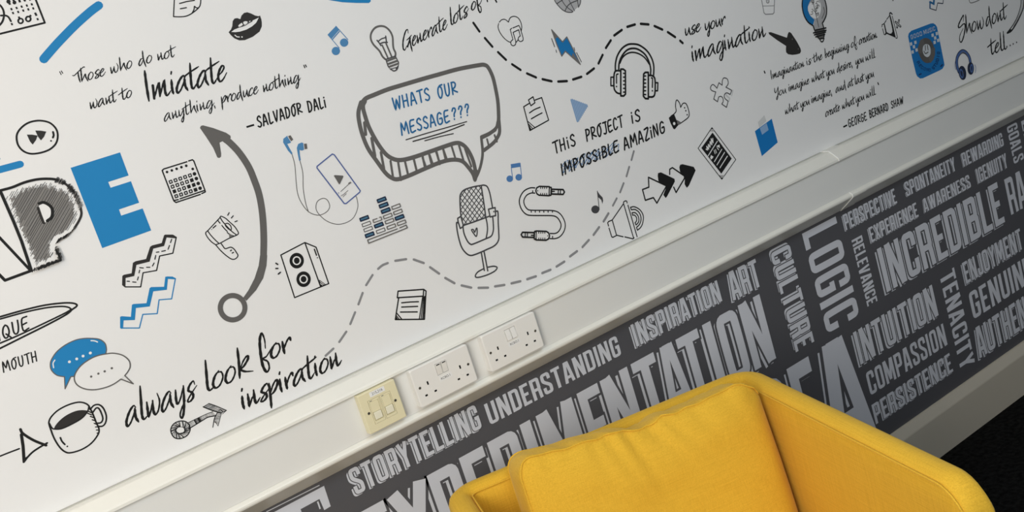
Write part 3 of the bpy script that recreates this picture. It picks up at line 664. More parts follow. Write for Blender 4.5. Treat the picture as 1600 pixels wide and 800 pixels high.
["surfboard_drawing","pointed black outline shape with the word ending QUE","wall",[["S","k",3.3,0,1,1,[87.6,1399.9,95.3,1399,134.9,1395.4,169.2,1390.5,197.5,1383,212.4,1376.8,218.4,1371.7,217.1,1368.3,208.2,1365.7,196.4,1361.2,161.8,1356.2,118.2,1351.6,75.5,1347,67.1,1346.1]],
["S","k",3,0,1,1,[86.3,1396.4,93.9,1395.3,133.4,1391.4,167.4,1385.8,191.7,1378.8,203.5,1372.4,207.4,1366.3]],
["S","k",3,0,1,1,[207.5,1366.7,193.2,1364.1,149.2,1360,106.4,1356.7,78.8,1355.6,70.6,1355.3]],
["T","c","iQUE","k",2.8,77.3,1360.2,53.9,0.8,5.1,21.8]]],
["hand_lettering","hand lettered word MOUTH","wall",[["T","c","MOUTH","k",2.3,64.9,1305.3,58.2,-3.2,3.8,17.6]]],
["chat_bubbles_drawing","overlapping blue and white chat bubbles with dots","wall",[["F","b",1,[218.3,1304.6,231.6,1296.9,237.9,1286.1,236.8,1275.3,232.5,1267.2,217.6,1267.7,196.3,1265.9,179.2,1259.2,168,1250.7,162.9,1252.5,152.4,1257,142.5,1264.7,137.7,1276.4,139.2,1286.7,144.9,1295.3,157.7,1304.6,174,1310,191.9,1311.7,205.6,1309.5]],
["F","b",0,[153.4,1258.9,163.6,1254.3,146.1,1235.6]],
["S","g",2.1,0,0,1,[168,1250.7,162.9,1252.5]],
["S","g",1.9,0,1,1,[153,1256.7,142.5,1264.7,137.7,1276.4,139.2,1286.7,144.9,1295.3,157.7,1304.6,174,1310,191.9,1311.7,205.6,1309.5,218.3,1304.6,231.6,1296.9,237.9,1286.1,236.8,1275.3,232.5,1267.2]],
["S","g",1.9,0,0,1,[153.1,1257,146.2,1235.9,162.9,1252.5]],
["S","w",2.1,0,1,1,[217.7,1300.1,223,1297.4,227,1293.3]],
["S","w",2,0,1,1,[149.2,1291.7,144.5,1287.5,142.5,1279.7]],
["D","w",2.5,170.3,1278.8],
["D","w",2.5,183.5,1278.7],
["D","w",2.5,195.2,1279.2],
["D","w",2.6,208.5,1279.4],
["F","w",1,[233.5,1266.7,245.4,1262.6,258.3,1252.8,265.2,1239.1,263.2,1227.7,256.7,1220.8,248.4,1215.6,239.9,1212.4,225.1,1209.1,208.7,1209.3,191,1213.4,176.6,1221.8,167.8,1233.1,166.3,1244.2,171.6,1254.6,185.5,1264.3,203.4,1269.2,218.4,1269.7]],
["S","g",2.3,0,1,1,[248.4,1215.6,256.7,1220.8,263.2,1227.7,265.2,1239.1,258.3,1252.8,245.4,1262.6,233.5,1266.7,218.4,1269.7,203.4,1269.2,185.5,1264.3,171.6,1254.6,166.3,1244.2,167.8,1233.1,176.6,1221.8,191,1213.4,208.7,1209.3,225.1,1209.1,239.9,1212.4]],
["S","g",2.1,0,0,1,[239.9,1212.4,256.8,1194.9,248.4,1215.6]],
["D","g",2.1,194.4,1238.4],
["D","g",2.1,207.6,1238.3],
["D","g",2.2,219.1,1237.7],
["D","g",2.2,232.5,1238]]],
["triangle_arrow_drawing","black arrow with open triangle head pointing at the mug","wall",[["S","k",2.8,0,1,1,[1.2,1169.7,7.5,1169.4,23.6,1168.8,39.8,1167.9]],
["S","k",4.6,0,1,1,[53.8,1199.4,54.9,1190.3,66.1,1171.5,81.2,1153.9]],
["S","k",5.2,0,0,1,[51.8,1189.9,47,1169.5,38.9,1143.9]],
["S","k",3.4,0,1,1,[38.9,1143.9,55.3,1151.9,68.2,1155,84.2,1157.1]],
["S","k",4,0,0,1,[37.8,1142.5,45.2,1147.4]]]],
["mug_drawing","black line drawing of a coffee mug","wall",[["S","k",2.9,0,1,1,[99.9,1180.7,99.6,1189.5,106.4,1197.7,120.9,1204.3,138.8,1206.3,155.4,1204.3,165.5,1198.9,171.3,1190.9,171.4,1182.1]],
["F","c",1,[104,1175.8,113.1,1183.9,129.1,1189.7,146.7,1190.6,159.2,1186.9,166.5,1180.5,152.4,1173.6,132.2,1170.8,115,1170.8]],
["S","k",2.5,0,1,1,[100.3,1188.2,101.1,1179.2,104.6,1175.1,115,1170.8,132.2,1170.8,152.4,1173.6,165.7,1180.9,171.4,1188.9]],
["S","k",2.9,0,1,1,[98.9,1186,97.7,1161.5,100.2,1141,105.7,1128.4,113.9,1122.7,132.1,1120.1,150.9,1123.4,167,1133.2,172.3,1142.4,172.2,1156.2,172.6,1175.7,171.4,1188.9]],
["S","k",2.9,0,1,1,[172.8,1183.4,180.3,1186.7,188.2,1184.2,192.7,1174.9,192.5,1160.2,187.3,1148.9,180.2,1144.5,172.4,1147.3]],
["S","k",2.9,0,1,1,[174.1,1175.9,181.4,1180.3,185.6,1177.3,186.3,1165.2,184.6,1156.1,179.4,1151.8,173.3,1153.4]],
["S","k",2.1,0,0,1,[164,1178.8,170.2,1171.9]],
["S","k",2.1,0,0,1,[166.8,1181.4,172.2,1174.8]],
["S","k",2.1,0,0,1,[167.1,1170.5,171.5,1165.8]],
["S","k",2.1,0,0,1,[167.8,1163.3,171.7,1159.4]],
["S","k",2.1,0,0,1,[168.5,1155.7,171.6,1152.2]],
["S","k",2.1,0,0,1,[168.3,1148.3,171.9,1146.9]],
["S","k",2.1,0,0,1,[167.5,1142.4,171.3,1140.6]],
["S","k",2.1,0,0,1,[166.5,1136.4,169.5,1135.9]],
["S","k",2.9,0,1,1,[107.4,1156.4,107.5,1148.9,109.8,1141.4]],
["D","k",1.5,112.2,1136.3]]],
["sketch_arrow_drawing","hatched pencil arrow with ring tail below the inspiration lettering","wall",[["S","k",2.2,1,1,1,[310.8,1091.4,319.6,1084.9,322.4,1074.2,319.1,1065.5,310.1,1059.6,297.4,1060.2,288.7,1066.8,286.6,1078,289.6,1086.8,298.5,1092.6]],
["S","k",0.9,1,1,1,[306.2,1081.2,311.1,1077.1,311.1,1072.9,308.7,1068.9,304,1069.1,299.1,1071,296.6,1074.8,296.3,1078.4,299,1081.3,302.5,1082.1]],
["S","k",0.6,0,0,1,[312.3,1090.3,309.9,1078.1]],
["S","k",0.7,0,0,1,[315.2,1088.2,311.1,1076.7]],
["S","k",0.9,0,0,1,[318.2,1086,311.1,1075.3]],
["S","k",1.1,0,0,1,[320.1,1083.1,311.1,1073.9]],
["S","k",0.9,0,0,1,[321,1079.6,310.8,1072.5]],
["S","k",1.2,0,0,1,[321.9,1076,310.1,1071.1]],
["S","k",0.9,0,0,1,[321.8,1072.7,309.3,1069.8]],
["S","k",0.7,0,0,1,[320.7,1069.8,308.3,1068.9]],
["S","k",1,0,0,1,[319.6,1066.9,306.7,1069]],
["S","k",0.9,0,0,1,[317.6,1064.5,305.1,1069.1]],
["S","k",0.9,0,0,1,[314.6,1062.6,303.5,1069.3]],
["S","k",1,0,0,1,[311.6,1060.6,301.9,1069.9]],
["S","k",0.6,0,0,1,[308,1059.7,300.3,1070.6]],
["S","k",0.8,0,0,1,[303.8,1059.9,298.9,1071.4]],
["S","k",1.1,0,0,1,[299.5,1060.1,298,1072.7]],
["S","k",0.6,0,0,1,[296,1061.3,297.2,1073.9]],
["S","k",0.6,0,0,1,[293.1,1063.5,296.5,1075.2]],
["S","k",0.7,0,0,1,[290.2,1065.7,296.5,1076.4]],
["S","k",0.7,0,0,1,[288.4,1068.6,296.4,1077.5]],
["S","k",0.8,0,0,1,[287.7,1072.4,296.6,1078.7]],
["S","k",0.8,0,0,1,[287,1076.1,297.5,1079.6]],
["S","k",1,0,0,1,[287.1,1079.5,298.4,1080.6]],
["S","k",0.7,0,0,1,[288.1,1082.4,299.4,1081.4]],
["S","k",0.8,0,0,1,[289.1,1085.3,300.5,1081.7]],
["S","k",1,0,0,1,[291.1,1087.7,301.7,1082]],
["S","k",0.9,0,0,1,[294.1,1089.7,302.9,1082.1]],
["S","k",1.2,0,0,1,[297,1091.6,304.1,1081.7]],
["S","k",1.2,0,0,1,[300.6,1092.4,305.3,1081.4]],
["S","k",0.7,0,0,1,[304.7,1092,306.2,1081.2]],
["S","k",0.8,0,0,1,[308.8,1091.6,306.2,1081.2]],
["S","k",1.3,0,0,1,[313.4,1089.5,311.1,1075.9]],
["S","k",1.3,0,0,1,[318.6,1085.7,311.1,1073.4]],
["S","k",1.1,0,0,1,[320.9,1079.9,310,1071]],
["S","k",1.6,0,0,1,[322.2,1073.7,308.5,1068.9]],
["S","k",1,0,0,1,[320.2,1068.6,305.7,1069]],
["S","k",1.2,0,0,1,[317,1064.1,302.9,1069.6]],
["S","k",0.9,0,0,1,[311.7,1060.7,300,1070.7]],
["S","k",1.6,0,0,1,[304.9,1059.9,298.1,1072.6]],
["S","k",1.3,0,0,1,[297.4,1060.2,296.6,1074.8]],
["S","k",1.7,0,0,1,[292.3,1064.1,296.4,1076.9]],
["S","k",0.9,0,0,1,[288.4,1068.7,296.8,1078.9]],
["S","k",1.4,0,0,1,[287.1,1075.4,298.4,1080.6]],
["S","k",1.3,0,0,1,[287.7,1081.1,300.3,1081.6]],
["S","k",0.8,0,0,1,[289.4,1086.2,302.3,1082.1]],
["S","k",1.5,0,0,1,[294.3,1089.9,304.5,1081.7]],
["S","k",1.6,0,0,1,[300,1092.5,306.2,1081.2]],
["S","k",0.9,0,0,1,[307.2,1091.8,306.2,1081.2]],
["S","k",1.3,0,1,1,[321.8,1082.2,333.3,1082.6,346.4,1082.8,359.6,1082.8,372.4,1081.9]],
["S","k",2.1,0,1,1,[319.1,1070.6,334.4,1072.6,348.2,1074.5,360.1,1075.7,375.2,1071.9]],
["S","k",0.9,0,0,1,[322.7,1082.2,320.3,1070.8]],
["S","k",0.9,0,0,1,[324.5,1082.3,322.6,1071.1]],
["S","k",0.8,0,0,1,[326.2,1082.3,325,1071.4]],
["S","k",0.7,0,0,1,[328,1082.4,327.3,1071.7]],
["S","k",0.6,0,0,1,[329.8,1082.5,329.7,1072]],
["S","k",0.5,0,0,1,[331.5,1082.5,332.1,1072.3]],
["S","k",0.7,0,0,1,[333.3,1082.6,334.4,1072.6]],
["S","k",0.9,0,0,1,[335.3,1082.6,336.5,1072.9]],
["S","k",0.6,0,0,1,[337.3,1082.7,338.7,1073.2]],
["S","k",0.7,0,0,1,[339.4,1082.7,340.8,1073.5]],
["S","k",0.6,0,0,1,[341.4,1082.7,342.9,1073.8]],
["S","k",0.8,0,0,1,[343.4,1082.7,345,1074.1]],
["S","k",1,0,0,1,[345.4,1082.8,347.1,1074.4]],
["S","k",0.9,0,0,1,[347.4,1082.8,349.1,1074.6]],
["S","k",0.6,0,0,1,[349.4,1082.8,351,1074.8]],
["S","k",0.7,0,0,1,[351.5,1082.8,352.8,1075]],
["S","k",0.5,0,0,1,[353.5,1082.8,354.6,1075.1]],
["S","k",0.7,0,0,1,[355.5,1082.8,356.5,1075.3]],
["S","k",0.9,0,0,1,[357.5,1082.8,358.3,1075.5]],
["S","k",0.9,0,0,1,[359.6,1082.8,360.1,1075.7]],
["S","k",0.5,0,0,1,[361.5,1082.7,362.5,1075.1]],
["S","k",0.7,0,0,1,[363.5,1082.6,364.8,1074.5]],
["S","k",0.5,0,0,1,[365.5,1082.4,367.1,1073.9]],
["S","k",0.7,0,0,1,[367.4,1082.3,369.4,1073.3]],
["S","k",0.9,0,0,1,[369.4,1082.1,371.7,1072.7]],
["S","k",0.6,0,0,1,[371.4,1082,374.1,1072.2]],
["S","k",1.1,0,0,1,[334.1,1082.6,335.3,1072.7]],
["S","k",1.2,0,0,1,[335.8,1082.6,337,1073]],
["S","k",1.1,0,0,1,[337.4,1082.7,338.7,1073.2]],
["S","k",0.7,0,0,1,[339,1082.7,340.4,1073.4]],
["S","k",1.2,0,0,1,[340.7,1082.7,342.2,1073.7]],
["S","k",1.2,0,0,1,[342.3,1082.7,343.9,1073.9]],
["S","k",1.2,0,0,1,[344,1082.8,345.6,1074.2]],
["S","k",0.6,0,0,1,[345.6,1082.8,347.3,1074.4]],
["S","k",2.3,0,1,1,[358.9,1098.6,370.7,1086.1,385.5,1072.6]],
["S","k",1.7,0,1,1,[371,1100.1,381.9,1089.5,397.2,1072.6]],
["S","k",0.6,0,0,1,[359.6,1097.9,372,1099.1]],
["S","k",0.8,0,0,1,[360.9,1096.6,373.3,1097.9]],
["S","k",0.9,0,0,1,[362.2,1095.2,374.5,1096.7]],
["S","k",0.8,0,0,1,[363.5,1093.8,375.7,1095.6]],
["S","k",0.6,0,0,1,[364.8,1092.4,376.9,1094.4]],
["S","k",1,0,0,1,[366.1,1091,378.1,1093.2]],
["S","k",1,0,0,1,[367.4,1089.6,379.3,1092]],
["S","k",1,0,0,1,[368.7,1088.2,380.5,1090.8]],
["S","k",0.9,0,0,1,[370,1086.8,381.7,1089.6]],
["S","k",0.9,0,0,1,[371.5,1085.4,383.3,1087.9]],
["S","k",1,0,0,1,[373.1,1083.9,385,1086]],
["S","k",0.6,0,0,1,[374.8,1082.4,386.7,1084.1]],
["S","k",0.9,0,0,1,[376.4,1080.9,388.4,1082.3]],
["S","k",0.7,0,0,1,[378.1,1079.4,390.1,1080.4]],
["S","k",0.6,0,0,1,[379.7,1077.9,391.8,1078.5]],
["S","k",1.1,0,0,1,[381.4,1076.4,393.6,1076.6]],
["S","k",0.8,0,0,1,[383,1074.9,395.3,1074.8]],
["S","k",0.8,0,0,1,[384.7,1073.4,397,1072.9]],
["S","k",1.5,0,0,1,[385.5,1072.6,397.2,1072.6]],
["S","k",1.1,0,0,1,[358.9,1098.6,371,1100.1]],
["S","k",1.1,0,0,1,[397.2,1072.6,387.6,1069.4]],
["S","k",1.7,0,1,1,[380.5,1077.1,370.5,1068.1,361.6,1053.3]],
["S","k",1.1,0,1,1,[387.3,1073,380.3,1063.3,371.6,1051.1]],
["S","k",0.6,0,0,1,[379.8,1076.5,387.3,1073]],
["S","k",0.8,0,0,1,[378.4,1075.2,387.2,1072.9]],
["S","k",0.5,0,0,1,[376.9,1073.9,386.2,1071.5]],
["S","k",0.8,0,0,1,[375.5,1072.6,385.2,1070.1]],
["S","k",0.5,0,0,1,[374.1,1071.3,384.2,1068.7]],
["S","k",1,0,0,1,[372.6,1070,383.2,1067.3]],
["S","k",0.5,0,0,1,[371.2,1068.7,382.2,1066]],
["S","k",0.9,0,0,1,[370.2,1067.6,381.2,1064.6]],
["S","k",0.7,0,0,1,[369.7,1066.6,380.2,1063.2]],
["S","k",0.7,0,0,1,[369.1,1065.7,379,1061.4]],
["S","k",0.6,0,0,1,[368.6,1064.7,377.7,1059.7]],
["S","k",0.6,0,0,1,[368,1063.7,376.4,1057.9]],
["S","k",0.9,0,0,1,[367.4,1062.7,375.2,1056.1]],
["S","k",0.7,0,0,1,[366.9,1061.8,373.9,1054.4]],
["S","k",1,0,0,1,[371.6,1051.1,369.7,1061.5]],
["S","k",1.5,0,1,1,[383.1,1079.4,387.8,1078.8,389.7,1072.7]]]],
["loudspeaker_drawing","black line drawing of a loudspeaker cabinet with two cones","wall",[["S","k",2.6,1,0,1,[606.7,1318.7,662.5,1324.5,681.5,1307.1,680.8,1227.1,603.2,1227.6]],
["S","k",2.7,0,0,1,[662.5,1324.5,662.2,1227.5]],
["F","k",1,[647.7,1290.7,641.7,1283,632.6,1280.4,623.9,1283.8,618.9,1291.9,619.5,1301.7,625.4,1309.3,634.5,1312,643.2,1308.7,648.3,1300.6]],
["F","w",1,[641.9,1293,638.4,1288.7,633.1,1287.3,628,1289.3,625,1293.9,625.3,1299.4,628.7,1303.7,634,1305.2,639.1,1303.2,642.1,1298.5]],
["F","k",1,[639.2,1294,636.8,1290.9,633.1,1289.8,629.6,1291.1,627.7,1294.4,627.9,1298.4,630.3,1301.6,634,1302.7,637.5,1301.3,639.5,1298]],
["F","k",1,[647.9,1250,641.9,1242.3,632.7,1239.7,624,1243.2,619,1251.4,619.6,1261.3,625.5,1269,634.6,1271.6,643.4,1268.1,648.5,1259.9]],
["F","w",1,[642,1252.3,638.6,1248,633.3,1246.6,628.1,1248.7,625.1,1253.4,625.4,1259,628.8,1263.3,634.1,1264.7,639.2,1262.6,642.3,1257.9]],
["F","k",1,[639.4,1253.4,636.9,1250.2,633.3,1249.2,629.8,1250.6,627.8,1253.9,628,1257.9,630.4,1261.1,634.1,1262.2,637.6,1260.8,639.6,1257.4]],
["S","k",2.7,0,0,1,[676.4,1304.7,676.3,1291.6]],
["D","k",1.3,676.3,1286],
["F","k",0,[663.9,1242.8,662.4,1227.4,674.2,1227.5]],
["S","w",1.2,0,0,1,[664.8,1237.9,670.5,1229.5]],
["S","w",1.2,0,0,1,[663.7,1234,667.2,1229.4]],
["S","k",2.8,0,0,1,[591,1307.2,593.7,1303.6]],
["S","k",2.8,0,0,1,[587.3,1297.4,591.1,1295.9]],
["S","k",2.8,0,0,1,[588,1285.1,593.3,1286.8]]]],
["earphones_drawing","blue earphones with a looping wire plugged into a music player drawing","wall",[["S","g",1.6,0,1,1,[699.7,1500.4,697.7,1479,689,1447.9,683.1,1422.6,684.2,1401.6,692.3,1379.8,709.3,1366.7,727.8,1367,738.4,1375.4,738.1,1389.5,729.4,1396,715.2,1392.4,708.9,1375.5,721.5,1350,745.2,1333.7,775.5,1333.9,795.4,1351.6,800.7,1371,799.4,1377.8]],
["S","g",1.6,0,1,1,[711,1484.8,708,1458.5,697.6,1427.8,692.2,1398.8,691.6,1380]],
["F","b2",0,[703.3,1538.5,706.7,1528.5,705.5,1523,697.5,1523,699.2,1513.2,701.3,1502.4,698.6,1499.9,694.3,1509.7,692.4,1518.8,690.4,1528.7,693.3,1535.3]],
["F","g",0,[704.6,1537.2,710,1537.5,712.5,1527.5,706.3,1525.3]],
["F","b2",0,[727.3,1516.8,730.3,1514.2,727,1501.7,722.3,1501,717.5,1503.9,714.7,1493.8,712.9,1484.2,709.1,1483.4,710.5,1493.5,713.4,1509.5,719,1516.1]],
["F","g",0,[730.8,1512.7,736.5,1511.4,734.1,1501.1,728.1,1502]],
["S","w",1,0,0,1,[703.4,1536.3,706.3,1525.3]],
["S","w",1,0,0,1,[730.2,1513.4,727.5,1501.9]],
["S","b3",2.5,1,0,1,[741,1461.2,781,1474.5,784.7,1471.6,813.1,1383.6,810.6,1381,774.2,1369,770.2,1370.4,739.8,1458.1]],
["F","g",0,[768.7,1431.8,771.5,1432.2,787.7,1425.4,788,1423.2,774.8,1410.9,773.3,1412.1]],
["S","c",1,0,0,1,[771.6,1396.3,796.6,1405.9]],
["F","g2",0,[792.6,1407.2,798.8,1408.6,800.2,1405.3,794.1,1404.3]],
["S","c",0.8,0,0,1,[772.9,1387.8,787.4,1393.2]],
["S","c",0.8,0,0,1,[769,1387.4,772.6,1388.9]],
["S","c",0.8,0,0,1,[772.4,1384.4,781.4,1388.3]],
["D","b3",1,765.9,1395.1]]],
["equaliser_drawing","equaliser bars drawing with navy filled blocks","wall",[["F","n1",0,[792.1,1329.3,811.3,1329.1,811.5,1322.6,792.1,1323.2]],
["S","n",2.8,1,0,0,[792.1,1329.3,811.3,1329.1,811.5,1322.6,792.1,1323.2]],
["S","g",1.9,1,0,1,[792.4,1316.7,811.6,1316.5,811.9,1309.9,792.4,1310.6]],
["S","g",1.9,1,0,1,[792.4,1305.3,811.6,1305,811.9,1298.5,792.4,1299.2]],
["F","n1",0,[791.3,1293.2,810.5,1292.8,810.8,1286.2,791.3,1287]],
["S","n",2.8,1,0,0,[791.3,1293.2,810.5,1292.8,810.8,1286.2,791.3,1287]],
["F","n1",0,[817.8,1304.9,837.2,1304.6,837.5,1298,817.8,1298.8]],
["S","n",2.8,1,0,0,[817.8,1304.9,837.2,1304.6,837.5,1298,817.8,1298.8]],
["S","g",1.9,1,0,1,[817.6,1292.4,837.1,1292,837.4,1285.4,817.6,1286.2]],
["F","n1",0,[842.3,1352.9,861.8,1352.9,862.2,1346.3,842.3,1346.8]],
["S","n",2.8,1,0,0,[842.3,1352.9,861.8,1352.9,862.2,1346.3,842.3,1346.8]],
["F","n1",0,[842.5,1340.9,862.1,1340.7,862.4,1334.1,842.5,1334.7]],
["S","n",2.8,1,0,0,[842.5,1340.9,862.1,1340.7,862.4,1334.1,842.5,1334.7]],
["F","n1",0,[842.8,1328.5,862.4,1328.4,862.7,1321.8,842.9,1322.4]],
["S","n",2.8,1,0,0,[842.8,1328.5,862.4,1328.4,862.7,1321.8,842.9,1322.4]],
["S","g",1.9,1,0,1,[843.1,1316.2,862.7,1316,863.1,1309.3,843.2,1310]],
["S","g",2,1,0,1,[843.1,1304.6,862.8,1304.4,863.1,1297.7,843.2,1298.5]],
["S","g",2,1,0,1,[843.1,1292.4,862.8,1292,863.1,1285.4,843.2,1286.2]],
["S","g",2,1,0,1,[868.4,1328.4,888.2,1328.2,888.5,1321.6,868.4,1322.2]],
["S","g",2,1,0,1,[868.2,1316.3,888.1,1316.1,888.4,1309.4,868.3,1310.1]],
["F","n1",0,[867.7,1304.2,887.6,1303.9,887.9,1297.2,867.8,1298]],
["S","n",2.8,1,0,0,[867.7,1304.2,887.6,1303.9,887.9,1297.2,867.8,1298]],
["S","g",2,1,0,1,[868.1,1291.9,888,1291.5,888.4,1284.9,868.2,1285.7]],
["S","g",1.9,0,0,1,[828.3,1316.4,817.9,1316.9,818,1310.8,837.7,1310.1,837.4,1316.6,833.7,1316.9]],
["S","g",2.2,0,0,1,[864.4,1279.8,792,1281.4,792,1274.2,887.3,1273.7,886.6,1280.2,870.4,1279.8]]]],
["speech_bubble_drawing","large grey outlined speech bubble asking about the message","wall",[["S","g",9.3,0,1,1,[888.7,1555.5,880.8,1546.8,878.4,1528,878.7,1500,885.6,1464,895.7,1436.6,909.1,1421.5,925.5,1414,953.2,1410.6,993.8,1409.7,1038.6,1409.1,1063.4,1407.7,1076.4,1401.3,1086.3,1386.3,1091.3,1362.3,1090.1,1340.2,1086.2,1325]],
["S","g",6.9,0,1,1,[1083.8,1318.3,1097,1330.4,1110.1,1347,1121.1,1367.5,1128.9,1398]],
["S","g",6.9,0,0,1,[1128.9,1398,1150.7,1400,1170.1,1404.5]],
["S","g",9.3,0,1,1,[882.2,1554.7,893.5,1560.3,914.2,1561.9,946.1,1563.7,982.4,1563.1,1041.8,1561.6,1074.4,1560.3,1125.8,1558.1,1177.9,1552.3,1193.2,1548.7,1200.5,1540.1,1204.3,1516.8,1201.7,1485.5,1197.3,1459.2,1187.5,1427.6,1181,1414.6]],
["S","g",7.7,0,1,1,[1182.9,1420,1173.2,1408,1153.3,1402.2,1129.9,1400.6]],
["S","g",8.5,0,1,1,[1187.5,1427.6,1179.5,1398.5,1168.9,1386.7,1153.3,1378.1,1125.8,1370.5]],
["S","g",9.2,0,1,1,[879.4,1555.5,867,1538.5,861.4,1519.3,858.9,1492.2,861,1460.7,870.1,1430.9,880.7,1400.3,890.9,1385.4,904.1,1378,932.6,1377,974.2,1379,1015.9,1379.7,1044.7,1375.4,1064.8,1365.1,1075.2,1346.7,1081,1329.7,1081.2,1316.1]],
["F","g",0,[1078.4,1336.6,1092.2,1341,1097,1330.4,1085.9,1314.5,1080.8,1312.5,1078.2,1317.2]],
["S","g",6.9,0,0,1,[872,1513.4,866.1,1489.9]],
["S","g",6.7,0,0,1,[876.2,1478,870.2,1441.1]],
["S","g",5.9,0,0,1,[885.9,1443.9,880.5,1409.3]],
["S","g",5.2,0,0,1,[900.5,1419.6,894.2,1386.8]],
["S","g",5.2,0,0,1,[916.7,1412.4,909.5,1374.3]],
["S","g",5.2,0,0,1,[932.4,1409,928.9,1375]],
["S","g",5.3,0,0,1,[954,1407.3,951.4,1378.3]],
["S","g",5.3,0,0,1,[976.1,1406.4,972.3,1376.7]],
["S","g",5.3,0,0,1,[992.6,1406.4,990.3,1378]],
["S","g",5.4,0,0,1,[1011.6,1407.5,1009.7,1377]],
["S","g",5.4,0,0,1,[1029.3,1407.3,1026.8,1380.6]],
["S","g",4.9,0,0,1,[974.9,1403.1,975.7,1381]],
["S","g",4.9,0,0,1,[993.2,1402.6,993.4,1380.6]],
["S","g",5,0,0,1,[1010.4,1404.3,1010.7,1380.4]],
["S","g",5,0,0,1,[1029,1403.7,1029.9,1377.7]],
["S","g",5,0,0,1,[1051,1404,1050.6,1376.4]],
["S","g",5.1,0,0,1,[1069.1,1400,1068.4,1366.8]],
["S","g",5.1,0,0,1,[1080.8,1388.8,1082.7,1347.2]],
["S","g",4.7,0,0,1,[1141.9,1391.6,1141,1374.9]],
["S","g",4.8,0,0,1,[1163.6,1394.1,1164.6,1378.7]],
["S","c",2.3,0,1,1,[950.5,1451.1,1000.3,1449.4,1057.3,1446.1,1105.8,1443.8]],
["S","c",2.7,0,1,1,[965.2,1442.8,1021.4,1439.4,1054.5,1438.5,1097.4,1439.5]],
["S","c",2.3,0,1,1,[992.6,1435.5,1027.4,1433.2,1064.5,1429]],
["T","c","WHATS","b4",3.6,945.1,1518.3,91.8,-3.3,4.2,25.1],
["T","c","OUR","b4",3.7,1055.7,1511.9,50.3,-2.8,4.7,25.4],
["T","c","MESSAGE","b4",3.6,943.7,1463.3,122.3,-7.1,4.7,24.5],
["T","c","???","b4",3.7,1072.1,1456.4,47.9,-2.2,5.5,24.8]]],
["microphone_drawing","dark grey drawing of a vintage microphone with a heart on it","wall",[["S","d",3.5,0,1,1,[1018.3,1231,1020.4,1254.3,1030.4,1288.3,1037,1299.1,1049.6,1304.1,1072.8,1302.6,1091.1,1299.2,1099.2,1297.3,1105.8,1291.2,1107,1276.6,1104.8,1258.3,1102.4,1242.9]],
["S","d",3.5,0,0,1,[1091.5,1297.1,1086.5,1268.6,1078.4,1227.6]],
["S","d",3.5,0,0,1,[1017.2,1231,1045.7,1229.1,1078,1227.8,1086.8,1227.5]],
["S","d",2.1,0,0,1,[1086.4,1299.2,1090.4,1290.1]],
["S","d",2.1,0,0,1,[1075.5,1301.7,1087.5,1274.2]],
["S","d",2.1,0,0,1,[1065.2,1302.9,1084.4,1258.7]],
["S","d",2.1,0,0,1,[1055.2,1303.7,1081.3,1243.4]],
["S","d",2.1,0,0,1,[1046,1302.7,1078.1,1228.1]],
["S","d",2.1,0,0,1,[1037.8,1299.4,1068.3,1228.2]],
["S","d",2.1,0,0,1,[1031.9,1290.7,1058.4,1228.6]],
["S","d",2.1,0,0,1,[1027.5,1278.5,1048.6,1228.9]],
["S","d",2.1,0,0,1,[1023.6,1265.2,1038.7,1229.7]],
["S","d",2.1,0,0,1,[1020.1,1250.9,1028.7,1230.6]],
["S","d",2.1,0,0,1,[1031.9,1290.8,1052.8,1303.9]],
["S","d",2.1,0,0,1,[1027.3,1277.5,1067.6,1302.7]],
["S","d",2.1,0,0,1,[1023.5,1264.9,1080.8,1300.5]],
["S","d",2.1,0,0,1,[1020.3,1252.5,1091.6,1296.7]],
["S","d",2.1,0,0,1,[1019.3,1241.5,1089.4,1284.9]],
["S","d",2.1,0,0,1,[1019.7,1231.3,1087.3,1273]],
["S","d",2.1,0,0,1,[1034.6,1230,1084.9,1261]],
["S","d",2.1,0,0,1,[1049.8,1228.9,1082.4,1248.9]],
["S","d",2.1,0,0,1,[1065.9,1228.3,1079.9,1236.8]],
["S","d",3.5,0,1,1,[1016.6,1229.3,1013.9,1213.3,1015.9,1195.4,1020.9,1185.5,1028.8,1183.3,1061.6,1183.1,1077.4,1183.9,1086.6,1193.9,1091.6,1207.5,1095.8,1223.2]],
["S","d",3.5,0,1,1,[1078.4,1227.6,1076.6,1213,1072.4,1199.2,1062.5,1182.7]],
["S","d",3.5,0,0,1,[1019.5,1251.8,1010.4,1250.4,1008.9,1243.4,1008.8,1227.4,1017.4,1228.6]],
["S","d",3.5,1,0,1,[1091.4,1243,1108.9,1240.6,1104,1223.1,1089.3,1225.2]],
["D","d",1.9,1102.6,1233.2],
["S","d",3.5,0,1,1,[1008,1240.9,1003.8,1241.1,998.8,1218.9,997.1,1191.1,1001.6,1174.2,1010.4,1162.9,1024.5,1159.7,1055.1,1159.5,1077.7,1160.6,1091.9,1168.8,1098.5,1185.7,1104.8,1206.5,1112.2,1228.9,1107.3,1232.1]],
["S","d",3,1,1,1,[1034.1,1214.3,1038.8,1213.5,1040.1,1206.9,1046.9,1213.4,1048.3,1211.5,1044.8,1201.8,1040.3,1196.8,1036.7,1204.8]],
["S","d",3.5,0,0,1,[1040.1,1157.6,1033.5,1117.7]],
["S","d",3.5,0,0,1,[1047.4,1156.7,1041.5,1113.6]],
["S","d",3.3,0,1,1,[1032.5,1122,1016.6,1120.5,1007.7,1114.4,1012.3,1109.1,1035.2,1105.5,1057.7,1106.3,1066.8,1111.5,1059.6,1117.6,1044.3,1121.2]]]],
["notepad_drawing","black line drawing of a ruled notepad near the trunking","wall",[["S","k",3.1,1,0,1,[820.5,1153.6,878.4,1134.4,872.4,1120.9,813.9,1141.1]],
["S","k",3.1,0,0,1,[878.4,1134.4,882.4,1128.5,877.6,1118.2,857.6,1072.7]],
["S","k",3.1,0,0,1,[816.7,1139.4,793.3,1099,856.7,1072.9]],
